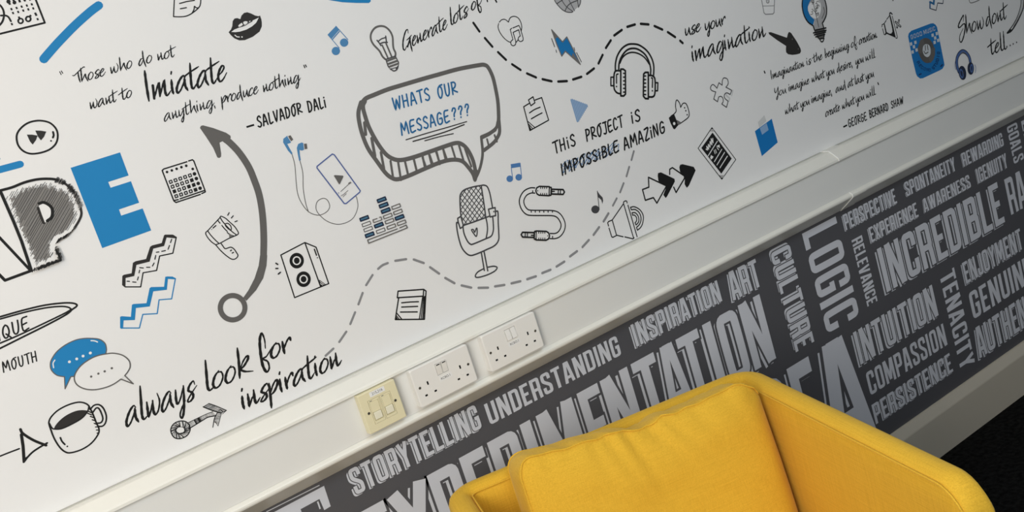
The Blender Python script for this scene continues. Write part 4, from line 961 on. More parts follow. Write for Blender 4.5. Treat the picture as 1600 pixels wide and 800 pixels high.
["S","k",2.7,0,0,1,[870.5,1120.2,846.1,1077.6]],
["S","k",2.5,0,0,1,[872.8,1119.2,850,1076]],
["S","k",3.6,0,0,1,[875.6,1118.5,854,1074.2]],
["S","k",2.9,0,0,1,[819.7,1127,839.6,1120.7,857.5,1114]],
["S","k",2.9,0,0,1,[816.5,1118.4,852.2,1105.2]],
["S","k",2.9,0,0,1,[810.1,1109.4,847.1,1094.3]],
["S","k",2.6,0,0,1,[800.9,1111.5,807.5,1094.2]],
["S","k",2,0,0,1,[798.3,1107.1,802.2,1096.1]],
["S","k",3.5,0,0,1,[796.4,1103.2,797.9,1097.9]]]],
["music_note_drawing","blue pair of quavers tilted left of the light bulb","wall",[["F","b2",0,[856.9,1705.9,880.9,1718.1,885.1,1708.6,862.7,1695.9]],
["S","b2",1.6,0,0,1,[857.7,1705.6,872.2,1674]],
["S","b2",1.7,0,0,1,[880.7,1717.6,896.7,1685.2]],
["S","b2",2.3,0,0,1,[863.4,1694.1,884,1705.6]],
["F","b2",1,[871.6,1667.7,868.1,1663.5,862.6,1661.8,857.2,1663.3,853.9,1667.4,854,1672.5,857.4,1676.7,862.9,1678.4,868.3,1677,871.6,1672.9]],
["F","b2",1,[895.2,1679.2,891.7,1674.9,886.2,1673.2,880.7,1674.7,877.4,1678.8,877.4,1683.9,880.9,1688.2,886.4,1689.9,891.9,1688.5,895.2,1684.4]]]],
["music_note_drawing","blue pair of quavers right of the microphone","wall",[["F","b5",0,[1181.5,1319.4,1206.7,1314.8,1204.4,1305.6,1179.9,1310.3]],
["S","b5",1.9,0,0,1,[1180.6,1312.6,1175.1,1286.6]],
["S","b5",1.9,0,0,1,[1206.4,1313.6,1199.1,1282.3]],
["F","b5",1,[1175.9,1286.3,1172.8,1282.7,1167.7,1281.6,1162.6,1283.4,1159.5,1287.3,1159.4,1291.9,1162.5,1295.5,1167.5,1296.7,1172.6,1294.9,1175.8,1291]],
["F","b5",1,[1199.9,1281.8,1196.7,1278.2,1191.6,1277.1,1186.5,1278.9,1183.2,1282.8,1183.2,1287.5,1186.3,1291.1,1191.4,1292.2,1196.5,1290.5,1199.8,1286.5]]]],
["music_note_drawing","single grey quaver right of the jack cable","wall",[["S","d",2.1,0,0,1,[1390.1,1182,1380.3,1138.6]],
["F","d",0,[1389.9,1182.9,1393.7,1172.6,1399.6,1162.4,1398.3,1154.7,1393.4,1148.2,1393.6,1158.4,1387.5,1167.9]],
["F","d",1,[1380.5,1139,1376.4,1134.4,1369.6,1133.1,1362.8,1135.6,1358.4,1140.9,1358.2,1146.9,1362.3,1151.4,1369,1152.7,1375.9,1150.3,1380.3,1145]]]],
["jack_cable_drawing","black line drawing of an s shaped audio jack cable","wall",[["S","k",15,0,1,0,[1223.7,1241.4,1211.3,1245.7,1195.9,1244.6,1183.6,1236.3,1178.8,1226.3,1179.8,1213.3,1186.1,1202.3,1197.7,1196,1224.5,1186.1,1252.6,1175.2,1264.5,1165.2,1269.5,1151.3,1269.4,1140.4,1263.4,1130.6,1251.8,1123.8,1239.6,1123.4,1224.9,1128.8]],
["S","w",8.9,0,1,0,[1223.7,1241.4,1211.3,1245.7,1195.9,1244.6,1183.6,1236.3,1178.8,1226.3,1179.8,1213.3,1186.1,1202.3,1197.7,1196,1224.5,1186.1,1252.6,1175.2,1264.5,1165.2,1269.5,1151.3,1269.4,1140.4,1263.4,1130.6,1251.8,1123.8,1239.6,1123.4,1224.9,1128.8]],
["S","k",2.9,0,0,0,[1197.1,1201.9,1195.8,1197.2]],
["S","k",2.9,0,0,0,[1207.4,1198.2,1206.1,1193.5]],
["S","k",3,0,0,0,[1218.6,1194.2,1217.3,1189.5]],
["S","k",3,0,0,0,[1229.6,1190.2,1228.3,1185.5]],
["S","k",3,0,0,0,[1240.7,1186.2,1239.4,1181.5]],
["S","k",3,0,0,0,[1252,1182.2,1250.8,1177.5]],
["S","k",2.9,0,0,1,[1216.7,1243.2,1215.6,1240.3]],
["S","k",3,0,0,1,[1231.9,1125.2,1231.1,1122.9]],
["F","w",0,[1223.9,1240.7,1229.5,1247.6,1236.7,1248.1,1263.4,1237.4,1254.8,1217.2,1228,1227.6,1223.9,1232.3]],
["S","k",3.7,1,0,1,[1224.5,1240.5,1229.4,1246.1,1237.4,1246.8,1263.3,1237.1,1255.5,1217.7,1229.3,1228.1,1224.9,1233.2]],
["S","k",2.5,0,0,0,[1240.2,1244.9,1238.5,1240.2]],
["S","k",2.5,0,0,0,[1235.3,1231.5,1233.5,1226.6]],
["S","k",2.5,0,0,0,[1245.4,1243.1,1243.7,1238.4]],
["S","k",2.5,0,0,0,[1240.5,1229.7,1238.7,1224.8]],
["S","k",2.5,0,0,0,[1250.6,1241.3,1248.9,1236.6]],
["S","k",2.5,0,0,0,[1245.7,1227.8,1243.9,1223]],
["S","k",2.5,0,0,0,[1255.9,1239.5,1254.2,1234.7]],
["S","k",2.5,0,0,0,[1251,1226,1249.2,1221.1]],
["D","k",1.6,1229.3,1238.9],
["S","k",3.5,0,0,1,[1262.9,1236,1267.5,1233.7,1260.5,1217.2,1255.6,1217.9]],
["S","w",1.2,0,0,1,[1263.1,1232,1258.9,1221.7]],
["S","k",3.8,1,0,1,[1266.6,1229.8,1297.1,1218.3,1298.8,1211.7,1293.2,1207.7,1262.3,1219.5]],
["S","k",3,0,0,1,[1265.9,1224.8,1272.3,1222.5]],
["S","k",2.5,0,0,1,[1284,1221.8,1280.1,1213.3]],
["S","k",2.5,0,0,1,[1289.9,1219.8,1286.1,1211.2]],
["F","w",0,[1224.6,1129.4,1219,1122.5,1211.8,1122.2,1185.3,1133.5,1193.9,1153.7,1220.5,1142.8,1224.6,1137.9]],
["S","k",3.7,1,0,1,[1224,1129.6,1219.1,1124,1211.1,1123.5,1185.5,1133.9,1193.2,1153.1,1219.1,1142.3,1223.6,1137.1]],
["S","k",2.5,0,0,0,[1208.3,1125.5,1210,1130.2]],
["S","k",2.5,0,0,0,[1213.2,1139,1215,1143.9]],
["S","k",2.5,0,0,0,[1203.1,1127.5,1204.8,1132.2]],
["S","k",2.5,0,0,0,[1208,1140.9,1209.8,1145.8]],
["S","k",2.5,0,0,0,[1197.9,1129.4,1199.6,1134.1]],
["S","k",2.5,0,0,0,[1202.8,1142.8,1204.6,1147.7]],
["S","k",2.5,0,0,0,[1192.7,1131.3,1194.5,1136]],
["S","k",2.5,0,0,0,[1197.6,1144.8,1199.4,1149.6]],
["D","k",1.6,1219.2,1131.4],
["S","k",3.4,0,0,1,[1185.8,1134.9,1181.4,1137.4,1188.3,1153.8,1193.2,1152.9]],
["S","w",1.2,0,0,1,[1185.7,1138.9,1189.9,1149.2]],
["S","k",3.7,1,0,1,[1182.3,1141.2,1153.1,1153.1,1151.5,1159.6,1156.9,1163.4,1186.5,1151.5]],
["S","k",2.9,0,0,1,[1183,1146.3,1176.8,1148.5]],
["S","k",2.4,0,0,1,[1165.6,1149.4,1169.3,1157.8]],
["S","k",2.4,0,0,1,[1159.9,1151.5,1163.6,1159.9]]]],
["heart_drawing","thin line drawing of a heart with music notes","wall",[["S","k",2.1,0,1,1,[1263.2,1628.5,1271.1,1631.8,1279.6,1630.6,1286.9,1622.8]],
["S","k",2.2,0,1,1,[1286.9,1622.8,1294.1,1630.2,1304.6,1631.3,1314.1,1626.1,1318.3,1615.7,1317.6,1604.7,1313.2,1595.6]],
["S","k",2.1,0,1,1,[1260.4,1625.9,1256.2,1618.7,1256.6,1607.6,1261.7,1594.2,1269.2,1583.9,1276.1,1578.3]],
["S","k",2.2,0,0,1,[1293.5,1607.2,1311.1,1608.6,1312.6,1600.4,1312.3,1579]],
["S","k",2.2,0,1,1,[1312.3,1579,1309.8,1574.1,1302.6,1573.2,1298.3,1578.1,1300.6,1583.1,1306.4,1585.3]],
["S","k",2.2,0,0,1,[1306.4,1585.3,1307.1,1599.6,1290.7,1597.7,1290.5,1577.3]],
["S","k",2.2,0,1,1,[1290.5,1577.3,1287.4,1570.7,1280.7,1569.3,1276.2,1573.7,1278,1579.7,1284.5,1582.6]],
["S","k",2.1,0,0,1,[1284.5,1582.6,1285.5,1605.6,1290.2,1607.5]],
["S","k",2.2,0,0,1,[1289.2,1573.9,1298.6,1578.9]]]],
["lightning_drawing","blue and grey lightning bolt drawing","wall",[["F","b6",0,[1394.3,1577,1414.4,1542.5,1430,1550.5,1437.5,1520,1445.4,1479.8,1414.7,1520.3,1400.8,1512,1396.9,1540.5]],
["F","g2",0,[1394.3,1577,1405.7,1556.9,1395.9,1554.1]],
["F","g2",0,[1434.3,1511.2,1445.4,1479.8,1427.7,1502.9]],
["S","g2",2.8,1,0,1,[1394.3,1577,1414.4,1542.5,1430,1550.5,1437.5,1520,1445.4,1479.8,1414.7,1520.3,1400.8,1512,1396.9,1540.5]],
["S","d",2.2,0,0,1,[1387.3,1557.9,1388.8,1537.9]],
["S","d",2,0,0,1,[1390.1,1529.9,1389.7,1524.2]],
["S","d",2,0,0,1,[1441.4,1521.8,1441.2,1514.7]],
["S","d",2,0,0,1,[1444.4,1508.8,1450.3,1484.5]]]],
["clipboard_drawing","black line drawing of a clipped sheet of paper","wall",[["S","k",2.9,0,0,1,[1294.2,1437.1,1314.2,1437.3,1314.7,1382.8,1257.1,1375.6,1259.8,1431.6,1277.1,1434.6]],
["S","k",2.9,1,0,1,[1277.6,1442.4,1292.1,1445.8,1292.2,1431.4,1279.4,1428.2]],
["S","k",2.9,0,1,1,[1269.9,1413.8,1285.7,1417.1,1302.4,1417.8]],
["S","k",2.9,0,1,1,[1270.1,1399.6,1287.3,1402.2,1303.1,1403.8]],
["S","k",2.2,0,0,1,[1259.6,1396.3,1271.8,1379.1]],
["S","k",2.2,0,0,1,[1258.7,1390.9,1265.7,1378.2]],
["S","k",3.4,0,0,1,[1258.3,1385.3,1260.5,1376.9]]]],
["triangle_print","light blue striped triangle","wall",[["F","b7",0,[1389.4,1409.2,1393.4,1411,1432.1,1385.1,1433.2,1381.4,1393.6,1354,1389.2,1355.3]],
["S","b8",2.1,0,0,1,[1431,1385.9,1431,1379.9]],
["S","b8",2,0,0,1,[1426.5,1388.8,1426.6,1376.8]],
["S","b8",2,0,0,1,[1422.1,1391.8,1422.2,1373.8]],
["S","b8",2,0,0,1,[1417.7,1394.7,1417.8,1370.8]],
["S","b8",2,0,0,1,[1413.3,1397.7,1413.4,1367.7]],
["S","b8",2,0,0,1,[1408.9,1400.6,1409.1,1364.7]],
["S","b8",2,0,0,1,[1404.5,1403.5,1404.7,1361.7]],
["S","b8",2,0,0,1,[1400.1,1406.5,1400.3,1358.6]],
["S","b8",2,0,0,1,[1395.8,1409.4,1396,1355.6]],
["S","b8",2,0,0,1,[1391.4,1410.1,1391.6,1354.6]]]],
["headphones_drawing","bold black line drawing of headphones","wall",[["S","k",4.8,0,1,1,[1540.4,1437.6,1546,1453,1557.9,1469.6,1576.7,1482.4,1596.6,1487.1,1613.9,1484.5,1632,1476.6,1649.5,1458.8,1658.1,1438.2,1658.7,1417.6,1650.7,1396.4]],
["S","k",4.8,0,1,1,[1550.1,1435.9,1558.5,1453.5,1573.8,1467.3,1592.3,1475.3,1610.2,1474.4,1626,1467.2,1641.3,1450.9,1647.4,1431,1646.7,1412.8,1641.6,1400]],
["S","k",4,0,1,1,[1559.7,1451.2,1571.8,1461.8,1589.3,1467.1,1606.9,1465.3,1624.7,1456.4,1638.3,1442.6,1647.2,1422.9]],
["S","k",4.7,0,1,1,[1555.1,1433.5,1542.7,1437,1536,1433.9,1529.5,1421.8,1522.3,1399.8,1524.8,1389.1,1530.6,1383.8,1537,1381.5]],
["S","k",4.8,1,0,1,[1557.1,1436.9,1564.6,1434.8,1569.4,1429.5,1550.7,1376.5,1543.7,1373.5,1535.2,1376.4]],
["S","k",3.9,0,0,1,[1531.2,1424.3,1521.9,1426.9,1514.9,1407.6,1524.2,1404.9]],
["S","k",3.7,0,0,1,[1561.7,1425.2,1567.3,1423.6]],
["S","k",3.7,0,0,1,[1558.5,1416.5,1564.1,1414.9]],
["S","k",3.7,0,0,1,[1555.4,1407.9,1561,1406.3]],
["S","k",3.7,0,0,1,[1552.4,1399.6,1558,1397.9]],
["S","k",3.7,0,0,1,[1549.3,1391,1554.9,1389.4]],
["S","k",3.7,0,0,1,[1546.1,1382.5,1551.8,1380.8]],
["S","k",3.7,0,1,1,[1545.5,1428.2,1540.4,1427.7,1537.8,1421.4,1533.2,1408.7]],
["D","k",2.2,1530.5,1401.1],
["S","k",4.9,1,0,1,[1636.4,1406.5,1627.5,1409.1,1620.7,1406.5,1601.6,1356,1605.6,1348.7,1614.4,1345.5]],
["S","k",3.8,0,0,1,[1619.7,1402.1,1625.7,1400.4]],
["S","k",3.8,0,0,1,[1616.7,1393.8,1622.7,1392.1]],
["S","k",3.8,0,0,1,[1613.7,1385.5,1619.7,1383.8]],
["S","k",3.8,0,0,1,[1610.4,1376.7,1616.5,1374.9]],
["S","k",3.8,0,0,1,[1607.3,1368,1613.3,1366.3]],
["S","k",3.8,0,0,1,[1604.2,1359.3,1610.2,1357.6]],
["S","k",4.9,0,1,1,[1634.7,1399.5,1644.2,1396.2,1650.2,1390.4,1649.4,1379.3,1639.5,1353.5,1630.7,1346.2,1617.3,1349.3]],
["S","k",4.1,0,0,1,[1649.1,1376.4,1657,1374.1,1649.3,1355.8,1641.2,1358.1]],
["S","k",3.8,0,1,1,[1641,1391,1643.7,1388.1,1636.1,1368.4]],
["D","k",2.2,1633.2,1360.5]]],
["thumbs_up_drawing","thumbs up hand drawing with black cuff","wall",[["S","k",2.8,0,1,1,[1680.8,1286.2,1689.4,1290.9,1691.7,1302.7,1697,1313.7,1701.9,1316.4,1706,1310,1707.4,1302.2,1706.9,1295.6]],
["S","k",2.8,0,1,1,[1706.9,1295.6,1715.6,1301.9,1722.7,1302.2,1727.9,1297.1,1729.6,1284,1728.2,1270.7,1721.7,1264.2,1706.3,1260.5,1688.4,1257.2]],
["F","k",0,[1660.7,1281.9,1671,1286,1680.4,1287.4,1682.6,1272,1686.9,1257,1678.6,1253.3,1669.4,1249.2,1665.8,1252.4,1661.8,1268]],
["F","g2",0,[1684.4,1269.4,1696.1,1259.4,1686.4,1255.7,1681.8,1260.7]],
["D","w",3.9,1672.6,1263.6],
["D","k",2.1,1718.6,1290.9],
["D","k",2.1,1719.9,1282.7],
["D","k",2.1,1720.8,1271.9]]],
["arrows_drawing","row of black and white block arrows","wall",[["S","k",3.8,1,0,1,[1549,1163.2,1596.2,1124.3,1552.5,1093.9,1546.7,1110.7,1520.5,1112.8,1521,1140.7,1542.1,1139.7]],
["S","k",3.9,0,0,1,[1615.8,1148.2,1620.2,1160.2,1629.9,1161.2,1660,1128.9,1658,1123.2,1620.1,1098.6,1617.2,1113.7]],
["F","k",0,[1577.9,1156.8,1581.3,1163.2,1590.7,1162.1,1626.8,1132.6,1625.4,1125.8,1590.1,1099.7,1583.4,1096.5,1578.9,1106.6,1597.2,1124,1575.6,1142.8]],
["F","k",0,[1651.6,1155.2,1656.2,1160.1,1664.2,1159.1,1697.1,1140.9,1700.2,1130.4,1665.8,1101.2,1657.4,1098.1,1653.4,1108.9,1661.3,1127.6,1650,1143]]]],
["tablet_drawing","black tablet screen drawing with media controls","wall",[["S","k",2.3,1,0,1,[1789.8,1216.5,1840.8,1113,1777.2,1080,1727.1,1180.6]],
["F","k",0,[1787.3,1203.9,1828,1120.1,1780.2,1094.3,1737.7,1178.2]],
["S","w",2.6,0,0,1,[1795.5,1178,1752.8,1152.2]],
["S","w",2.6,0,0,1,[1802.9,1153.4,1768.1,1131.5]],
["S","w",2.6,0,0,1,[1809.5,1143,1773.5,1120.6]],
["S","w",2.6,0,0,1,[1815.5,1130.8,1780.7,1110.3]],
["F","w",0,[1787.2,1167,1799.2,1167.7,1798,1158.7]],
["S","w",2.3,0,0,1,[1788.6,1162.8,1792,1155.9]],
["F","w",0,[1757.7,1143.2,1761.8,1151.4,1769.6,1144.1]],
["F","w",0,[1757.1,1148.2,1767.2,1142.2,1758.6,1140.1]],
["S","w",2.3,0,0,1,[1776.4,1159.6,1776.7,1150]],
["S","w",2.3,0,0,1,[1781.6,1159.7,1781.9,1150.5]],
["S","w",2.9,0,0,1,[1751.3,1170.6,1755.3,1167.1,1755.8,1176.7,1759.8,1167.8,1762.7,1179.8,1766,1171.2,1770.9,1184.8,1774.1,1175.1,1776.7,1190.5,1779.7,1178.7,1782.2,1189.8]],
["F","k",0,[1789.8,1216.5,1795.7,1205.4,1778.2,1210.9]],
["S","w",1.4,0,0,1,[1784.7,1212.7,1790.8,1211.2]],
["S","w",1.4,0,0,1,[1782.1,1211.3,1793.2,1208.3]],
["F","k",0,[1777.2,1080,1771.1,1093.5,1789.4,1086.8]],
["S","w",1.5,0,0,1,[1773.2,1091,1786.2,1086.2]],
["S","w",1.5,0,0,1,[1774.6,1086.8,1783.3,1083.9]]]],
["sticky_note_print","blue square note with a strip of pale tape","wall",[["F","b9",0,[1931.1,1162.4,2001.4,1175.3,2001.2,1108.8,1933,1092.2]],
["F","t1",0,[1949.3,1181.6,1978,1192.3,1980,1175.2,1948.9,1166.6]],
["F","t2",0,[1950.2,1164.2,1978.9,1170.2,1979.7,1150.5,1952.9,1145.5]]]],
["puzzle_drawing","grey outline of a jigsaw piece","wall",[["S","t1",3.5,0,0,1,[1891.8,1286,1883.2,1274.5]],
["S","t1",4.7,0,0,1,[1868.9,1263.6,1874.1,1269.6,1866.8,1278.2,1864.7,1283.2]],
["S","d",2.6,0,0,1,[1840.2,1306.8,1851.6,1318.1,1860.2,1309.2]],
["S","d",2.6,0,1,1,[1860.2,1309.2,1864.8,1319.7,1870.7,1324.8,1877.1,1323.6,1882.8,1318.8,1883.2,1310.1,1879.2,1304.8,1871,1300.7]],
["S","d",2.6,0,0,1,[1871,1300.7,1887.8,1287.2,1878.8,1278.6]],
["S","d",2.6,0,1,1,[1878.8,1278.6,1870.8,1285.3,1863.7,1286.1,1858.3,1281.8,1858,1274.4,1866.2,1264.4]],
["S","d",2.6,0,0,1,[1866.2,1264.4,1855.5,1250.9,1842.5,1263.9]],
["S","d",2.6,0,1,1,[1842.5,1263.9,1849.3,1268.3,1851.3,1276.3,1846.9,1283,1839.3,1283.8,1834.7,1279.1,1830.6,1273.5]],
["S","d",2.6,0,0,1,[1830.6,1273.5,1820.3,1283.8,1833,1298.9]],
["S","d",2.6,0,1,1,[1833,1298.9,1825.8,1303.1,1819.7,1308.1,1819.7,1314.5,1825.7,1319.2,1831.5,1319,1836.6,1312.8,1840.2,1306.8]]]],
["sound_drawing","black line drawing of a speaker horn with sound waves","wall",[["S","k",2.9,0,1,1,[1464.9,1125.4,1465,1130.1,1461.3,1132,1455.8,1131.3,1453.6,1127.3]],
["S","k",2.9,0,0,1,[1453,1127.1,1408.2,1101.9]],
["S","k",2.9,0,0,1,[1454.1,1126.7,1454.3,1036.9]],
["S","k",3,0,0,1,[1465.4,1119.6,1465.6,1037.3]],
["S","k",2.9,0,0,1,[1408.1,1101.5,1407.6,1062.7]],
["S","k",2.9,0,0,1,[1408.8,1062.3,1425.2,1052]],
["S","k",3,0,0,1,[1430.1,1049.8,1451.7,1036.9]],
["S","k",2.9,0,0,1,[1408.2,1101.9,1396.2,1102.1,1393,1100.2,1392.6,1092.1]],
["S","k",2.9,0,0,1,[1392.4,1086.6,1392.7,1064.2,1395.6,1061.6,1408.2,1062.1]],
["S","k",3,0,0,1,[1451.7,1036.9,1456,1038]],
["S","k",3,0,1,1,[1471,1112,1483.1,1109.1,1496.8,1095.8,1501.2,1078.5,1493.3,1062.5,1483.2,1054.6,1472.2,1051.9]],
["S","k",3,0,1,1,[1471.3,1105.6,1483.1,1101.8,1492.1,1090.2,1492.6,1075.3,1483.9,1063.8,1471.7,1059.3]],
["S","k",3,0,1,1,[1471.1,1097.8,1480.4,1094.4,1485.9,1084.1,1484.9,1073.9,1480.2,1068.3,1472.6,1065.4]],
["S","k",3,0,1,1,[1470.3,1091.8,1476.1,1089.7,1479.9,1082,1477.2,1074.6,1471.4,1071.5]],
["S","k",3,0,0,1,[1471,1112,1471.3,1105.6]],
["S","k",3,0,0,1,[1472.2,1051.9,1471.7,1059.3]],
["S","k",3,0,0,1,[1471.1,1097.8,1470.3,1091.8]],
["S","k",3,0,0,1,[1472.6,1065.4,1471.4,1071.5]]]],
["cup_drawing","faint grey outline of a takeaway cup at the top edge","wall",[["S","g3",2.7,0,0,1,[2071.8,1490.7,2067.9,1448.4,2072.2,1443,2099,1437.4,2104.5,1439.7,2120.7,1478.9]],
["S","g3",1.8,0,0,1,[2070.2,1466.2,2109.8,1457.1]],
["S","g",2.1,0,1,1,[2087.7,1480.4,2086.9,1471.9,2090.9,1469.2,2095.3,1470.9,2097.2,1478.1]],
["S","g",1.5,0,0,1,[2091.9,1477.2,2092.2,1472.8]]]],
["brain_bulb_drawing","blue and grey light bulb drawing with a brain inside","wall",[["F","b6",0,[2224.2,1453.8,2214.2,1434,2211.3,1414.7,2213.8,1398.5,2221.5,1383.1,2236.7,1369.8,2248.4,1384.1,2236.4,1397.2,2231.8,1414.1,2239,1427.9,2263.1,1444.4]],
["F","p",0,[2263.1,1444.4,2242,1431.7,2232.5,1416.1,2235.1,1400.9,2248.8,1385.1,2238.9,1368.5,2239.3,1353.7,2275.3,1355.7,2274.3,1367.3,2285,1373.7,2297.9,1386.3,2306.2,1406.9,2304.7,1434.3]],
["F","w",1,[2260.1,1436.2,2271.5,1440.1,2285.6,1423.2,2282.9,1405.9,2273.1,1392.5,2258.7,1384.9,2246.8,1389,2235.6,1399.7,2232.4,1413.9,2237.4,1426.1]],
["S","g2",1.9,0,1,1,[2271,1416.2,2272.5,1411.8,2267.3,1409.7,2262.1,1412.6]],
["S","g2",1.9,0,1,1,[2265,1409.2,2264.5,1404.5,2257.9,1403.6,2253.6,1407.7]],
["S","g2",1.9,0,1,1,[2256.4,1429.2,2253,1433.5,2257.3,1436.8,2263.7,1434.9]],
["S","g2",1.9,0,1,1,[2266.5,1424.4,2271.3,1423.8,2272.7,1420.5,2268.9,1418.7]],
["S","g2",1.9,0,1,1,[2269.7,1416,2273.2,1418.6,2278.4,1417,2278.7,1413.1]],
["S","g2",1.9,0,1,1,[2270.8,1423.9,2272.9,1428.2,2279.6,1427.9,2282.4,1423.4]],
["S","g2",1.9,0,1,1,[2267,1399.4,2262.6,1397.4,2257.8,1399.8,2258.7,1403.5]],
["S","g2",1.9,0,1,1,[2256.4,1432.2,2260.1,1429.3,2258,1426.1,2252.7,1426.7]],
["S","g2",1.9,0,1,1,[2263.9,1405.1,2260.3,1408.8,2263.5,1412.1,2269.6,1410.9]],
["S","g2",1.9,0,1,1,[2270.8,1398.2,2266.4,1394.7,2259.7,1396.8,2259.3,1401.7]],
["S","g2",1.9,0,1,1,[2274.6,1417.1,2272.4,1413.6,2266.7,1414.1,2264.7,1418]],
["S","g2",1.9,0,1,1,[2265.1,1398.3,2269.3,1394.6,2266.2,1390.9,2259.9,1392.1]],
["S","g2",1.9,0,1,1,[2246.8,1413.4,2251.3,1412,2251.5,1408.6,2247.2,1407.6]],
["S","g2",1.9,0,1,1,[2250.9,1438.9,2257.8,1437.5,2259,1432.7,2253.1,1430.6]],
["S","g2",1.9,0,1,1,[2262.6,1434.4,2262.5,1429.9,2256.3,1428.8,2252,1432.5]],
["S","g2",1.9,0,1,1,[2243.7,1407.4,2247.4,1403.3,2243.7,1399.8,2237.3,1401.3]],
["S","d",2.2,0,0,1,[2258.7,1432,2257.7,1396.4,2257.4,1360.4]],
["S","g",2.6,0,1,1,[2293.6,1407.7,2292.9,1394.3,2277.8,1380]],
["S","k",4.1,0,1,1,[2224.2,1453.8,2214.2,1434,2211.3,1414.7,2213.8,1398.5,2221.5,1383.1,2236.7,1369.8]],
["S","k",4.2,0,0,1,[2236.7,1369.8,2239,1352.7]],
["S","k",4.2,0,1,1,[2304.7,1434.3,2305.5,1407,2298.2,1386.2,2285,1373.7,2274.3,1367.3]],
["S","k",4.2,0,0,1,[2274.3,1367.3,2275.3,1355.7]],
["F","g",0,[2239.3,1356.5,2278.4,1354.9,2276.4,1341.8,2268,1330.4,2255.4,1328,2244.2,1334.4,2237.9,1345.1]],
["S","k",4.2,0,0,1,[2241.7,1355.8,2283.8,1351.3]],
["S","k",4.2,0,0,1,[2231,1350.9,2282.2,1344.9]],
["S","k",4.2,0,0,1,[2232.8,1344.8,2278.5,1340.8]],
["S","k",4.2,0,0,1,[2236.2,1338.3,2273.3,1335.8]],
["S","k",3.9,0,0,1,[2243,1335.8,2249,1329,2265.1,1327,2271.4,1335.2]],
["S","k",3.6,0,1,1,[2249.6,1327.9,2252.8,1320.7,2259.7,1319.4,2266.7,1325.7]]]],
["solid_arrow_print","solid black arrow pointing down from the word imagination","wall",[["F","c",0,[2066.2,1395.5,2075.6,1393.7,2128.6,1364.4,2134.6,1372.1,2139.3,1376.4,2144.1,1376.3,2148.9,1371.7,2162.1,1344.8,2169.3,1323.9,2168.9,1316.1,2163.3,1311.4,2150.5,1312.2,2133.7,1315.2,2118.2,1321.4,2112.8,1328,2114.2,1335.4,2118.3,1344.3,2090.2,1368.3,2067.9,1389.6]],
["D","g",2.1,2147.4,1355.4],
["D","g",2.1,2160.5,1324.7]]],
["muted_horn_drawing","black speaker horn drawing with a cross","wall",[["S","k",4.2,0,1,1,[2555.5,1318.7,2558.4,1323.7,2563,1324.2,2568,1319.1]],
["S","k",2.9,0,0,1,[2556.5,1318.4,2539.4,1310.6]],
["S","k",2.9,0,0,1,[2535.8,1308,2524.1,1301.7,2515,1301.2,2512,1295.6]],
["S","k",2.9,0,0,1,[2513.2,1289.6,2514,1273,2517.6,1270.6,2524.9,1272.3]],
["F","k",0,[2522.6,1300.7,2526.9,1300.3,2527.3,1276,2537.1,1269.1,2545.3,1267,2552.3,1270.9,2554,1279,2554.2,1314.7,2559.1,1319.2,2560.4,1297.4,2560.7,1250,2525.7,1271.4,2515.5,1270.8,2521.7,1276]],
["S","k",2.7,0,0,1,[2565.9,1313.2,2568.2,1250.9,2565.6,1247.9,2560.5,1249.3]],
["S","k",7.4,0,0,1,[2574.8,1293.7,2591.4,1276.5]],
["S","k",7.4,0,0,1,[2591,1294.7,2576,1277.6]],
["S","g4",2.7,0,0,1,[2575.6,1292.8,2590.6,1277.5]],
["S","g4",2.7,0,0,1,[2589.9,1293.5,2577.1,1278.8]]]],
["zigzag_drawing","small blue zigzag cut by the top right edge","wall",[["S","n",2.9,0,0,1,[2744.6,1309.5,2739.1,1293.8,2766.4,1280.9,2780.9,1299.9,2804.4,1292.4,2814,1308.5]],
["F","b4",0,[2743.5,1312.2,2763.1,1300.1,2771.6,1318.8,2766.1,1320.2,2759.5,1307.1,2746.5,1315.2]],
["S","b4",3.3,0,0,1,[2743.3,1311.6,2762.8,1299.4,2772.3,1318.7]],
["S","b4",4.4,0,0,1,[2746,1308,2741.3,1294.4]],
["D","k",2.3,2584.1,1356]]],
["record_badge_print","blue rounded music badge with a grey disc and chequered squares","wall",[["F","b9",0,[2615.6,1240.1,2621.2,1247.6,2635,1252,2727.9,1250,2741,1247.9,2750.4,1240.5,2754.3,1232.1,2752.1,1123.2,2751.1,1114.7,2738.4,1107,2723.9,1106,2640.4,1105.3,2627.6,1107.9,2617.3,1117.5,2614.3,1125.8,2612.6,1176.5]],
["F","w2",0,[2616.1,1220.6,2626.6,1220,2625.7,1210.7,2615.1,1211.4]],
["F","w2",0,[2637,1219.9,2647.6,1219.3,2646.7,1210,2636.1,1210.6]],
["F","w2",0,[2626.4,1209.3,2636.9,1208.7,2636,1199.4,2625.5,1200.1]],
["F","w2",0,[2615.3,1196.5,2625.9,1195.8,2625,1186.5,2614.4,1187.2]],
["F","w2",0,[2634.9,1197.3,2645.5,1196.6,2644.6,1187.3,2634,1188]],
["F","w2",0,[2721,1219.8,2731.9,1219.2,2731,1209.8,2720.1,1210.4]],
["F","w2",0,[2741.9,1219.3,2752.9,1218.7,2752,1209.2,2741,1209.9]],
["F","w2",0,[2729.9,1208.8,2740.8,1208.2,2740,1198.8,2729,1199.4]],
["F","w2",0,[2723,1197.1,2734,1196.4,2733.1,1187,2722.2,1187.6]],
["F","w2",0,[2741.4,1198.4,2752.4,1197.7,2751.6,1188.2,2740.6,1188.9]],
["S","d2",27.4,1,1,1,[2706.3,1174.4,2701.5,1163.2,2691.9,1156.2,2680,1155.2,2669.2,1160.6,2662.1,1170.8,2660.9,1183.1,2665.6,1194.2,2675.1,1201.3,2686.9,1202.3,2697.9,1197,2705,1186.8]],
["F","d2",1,[2710.6,1171.4,2699.9,1156.9,2682.9,1150.7,2666.3,1155.3,2656.2,1168.8,2656.6,1186,2667.2,1200.5,2684.1,1206.7,2700.8,1202.3,2710.9,1188.8]],
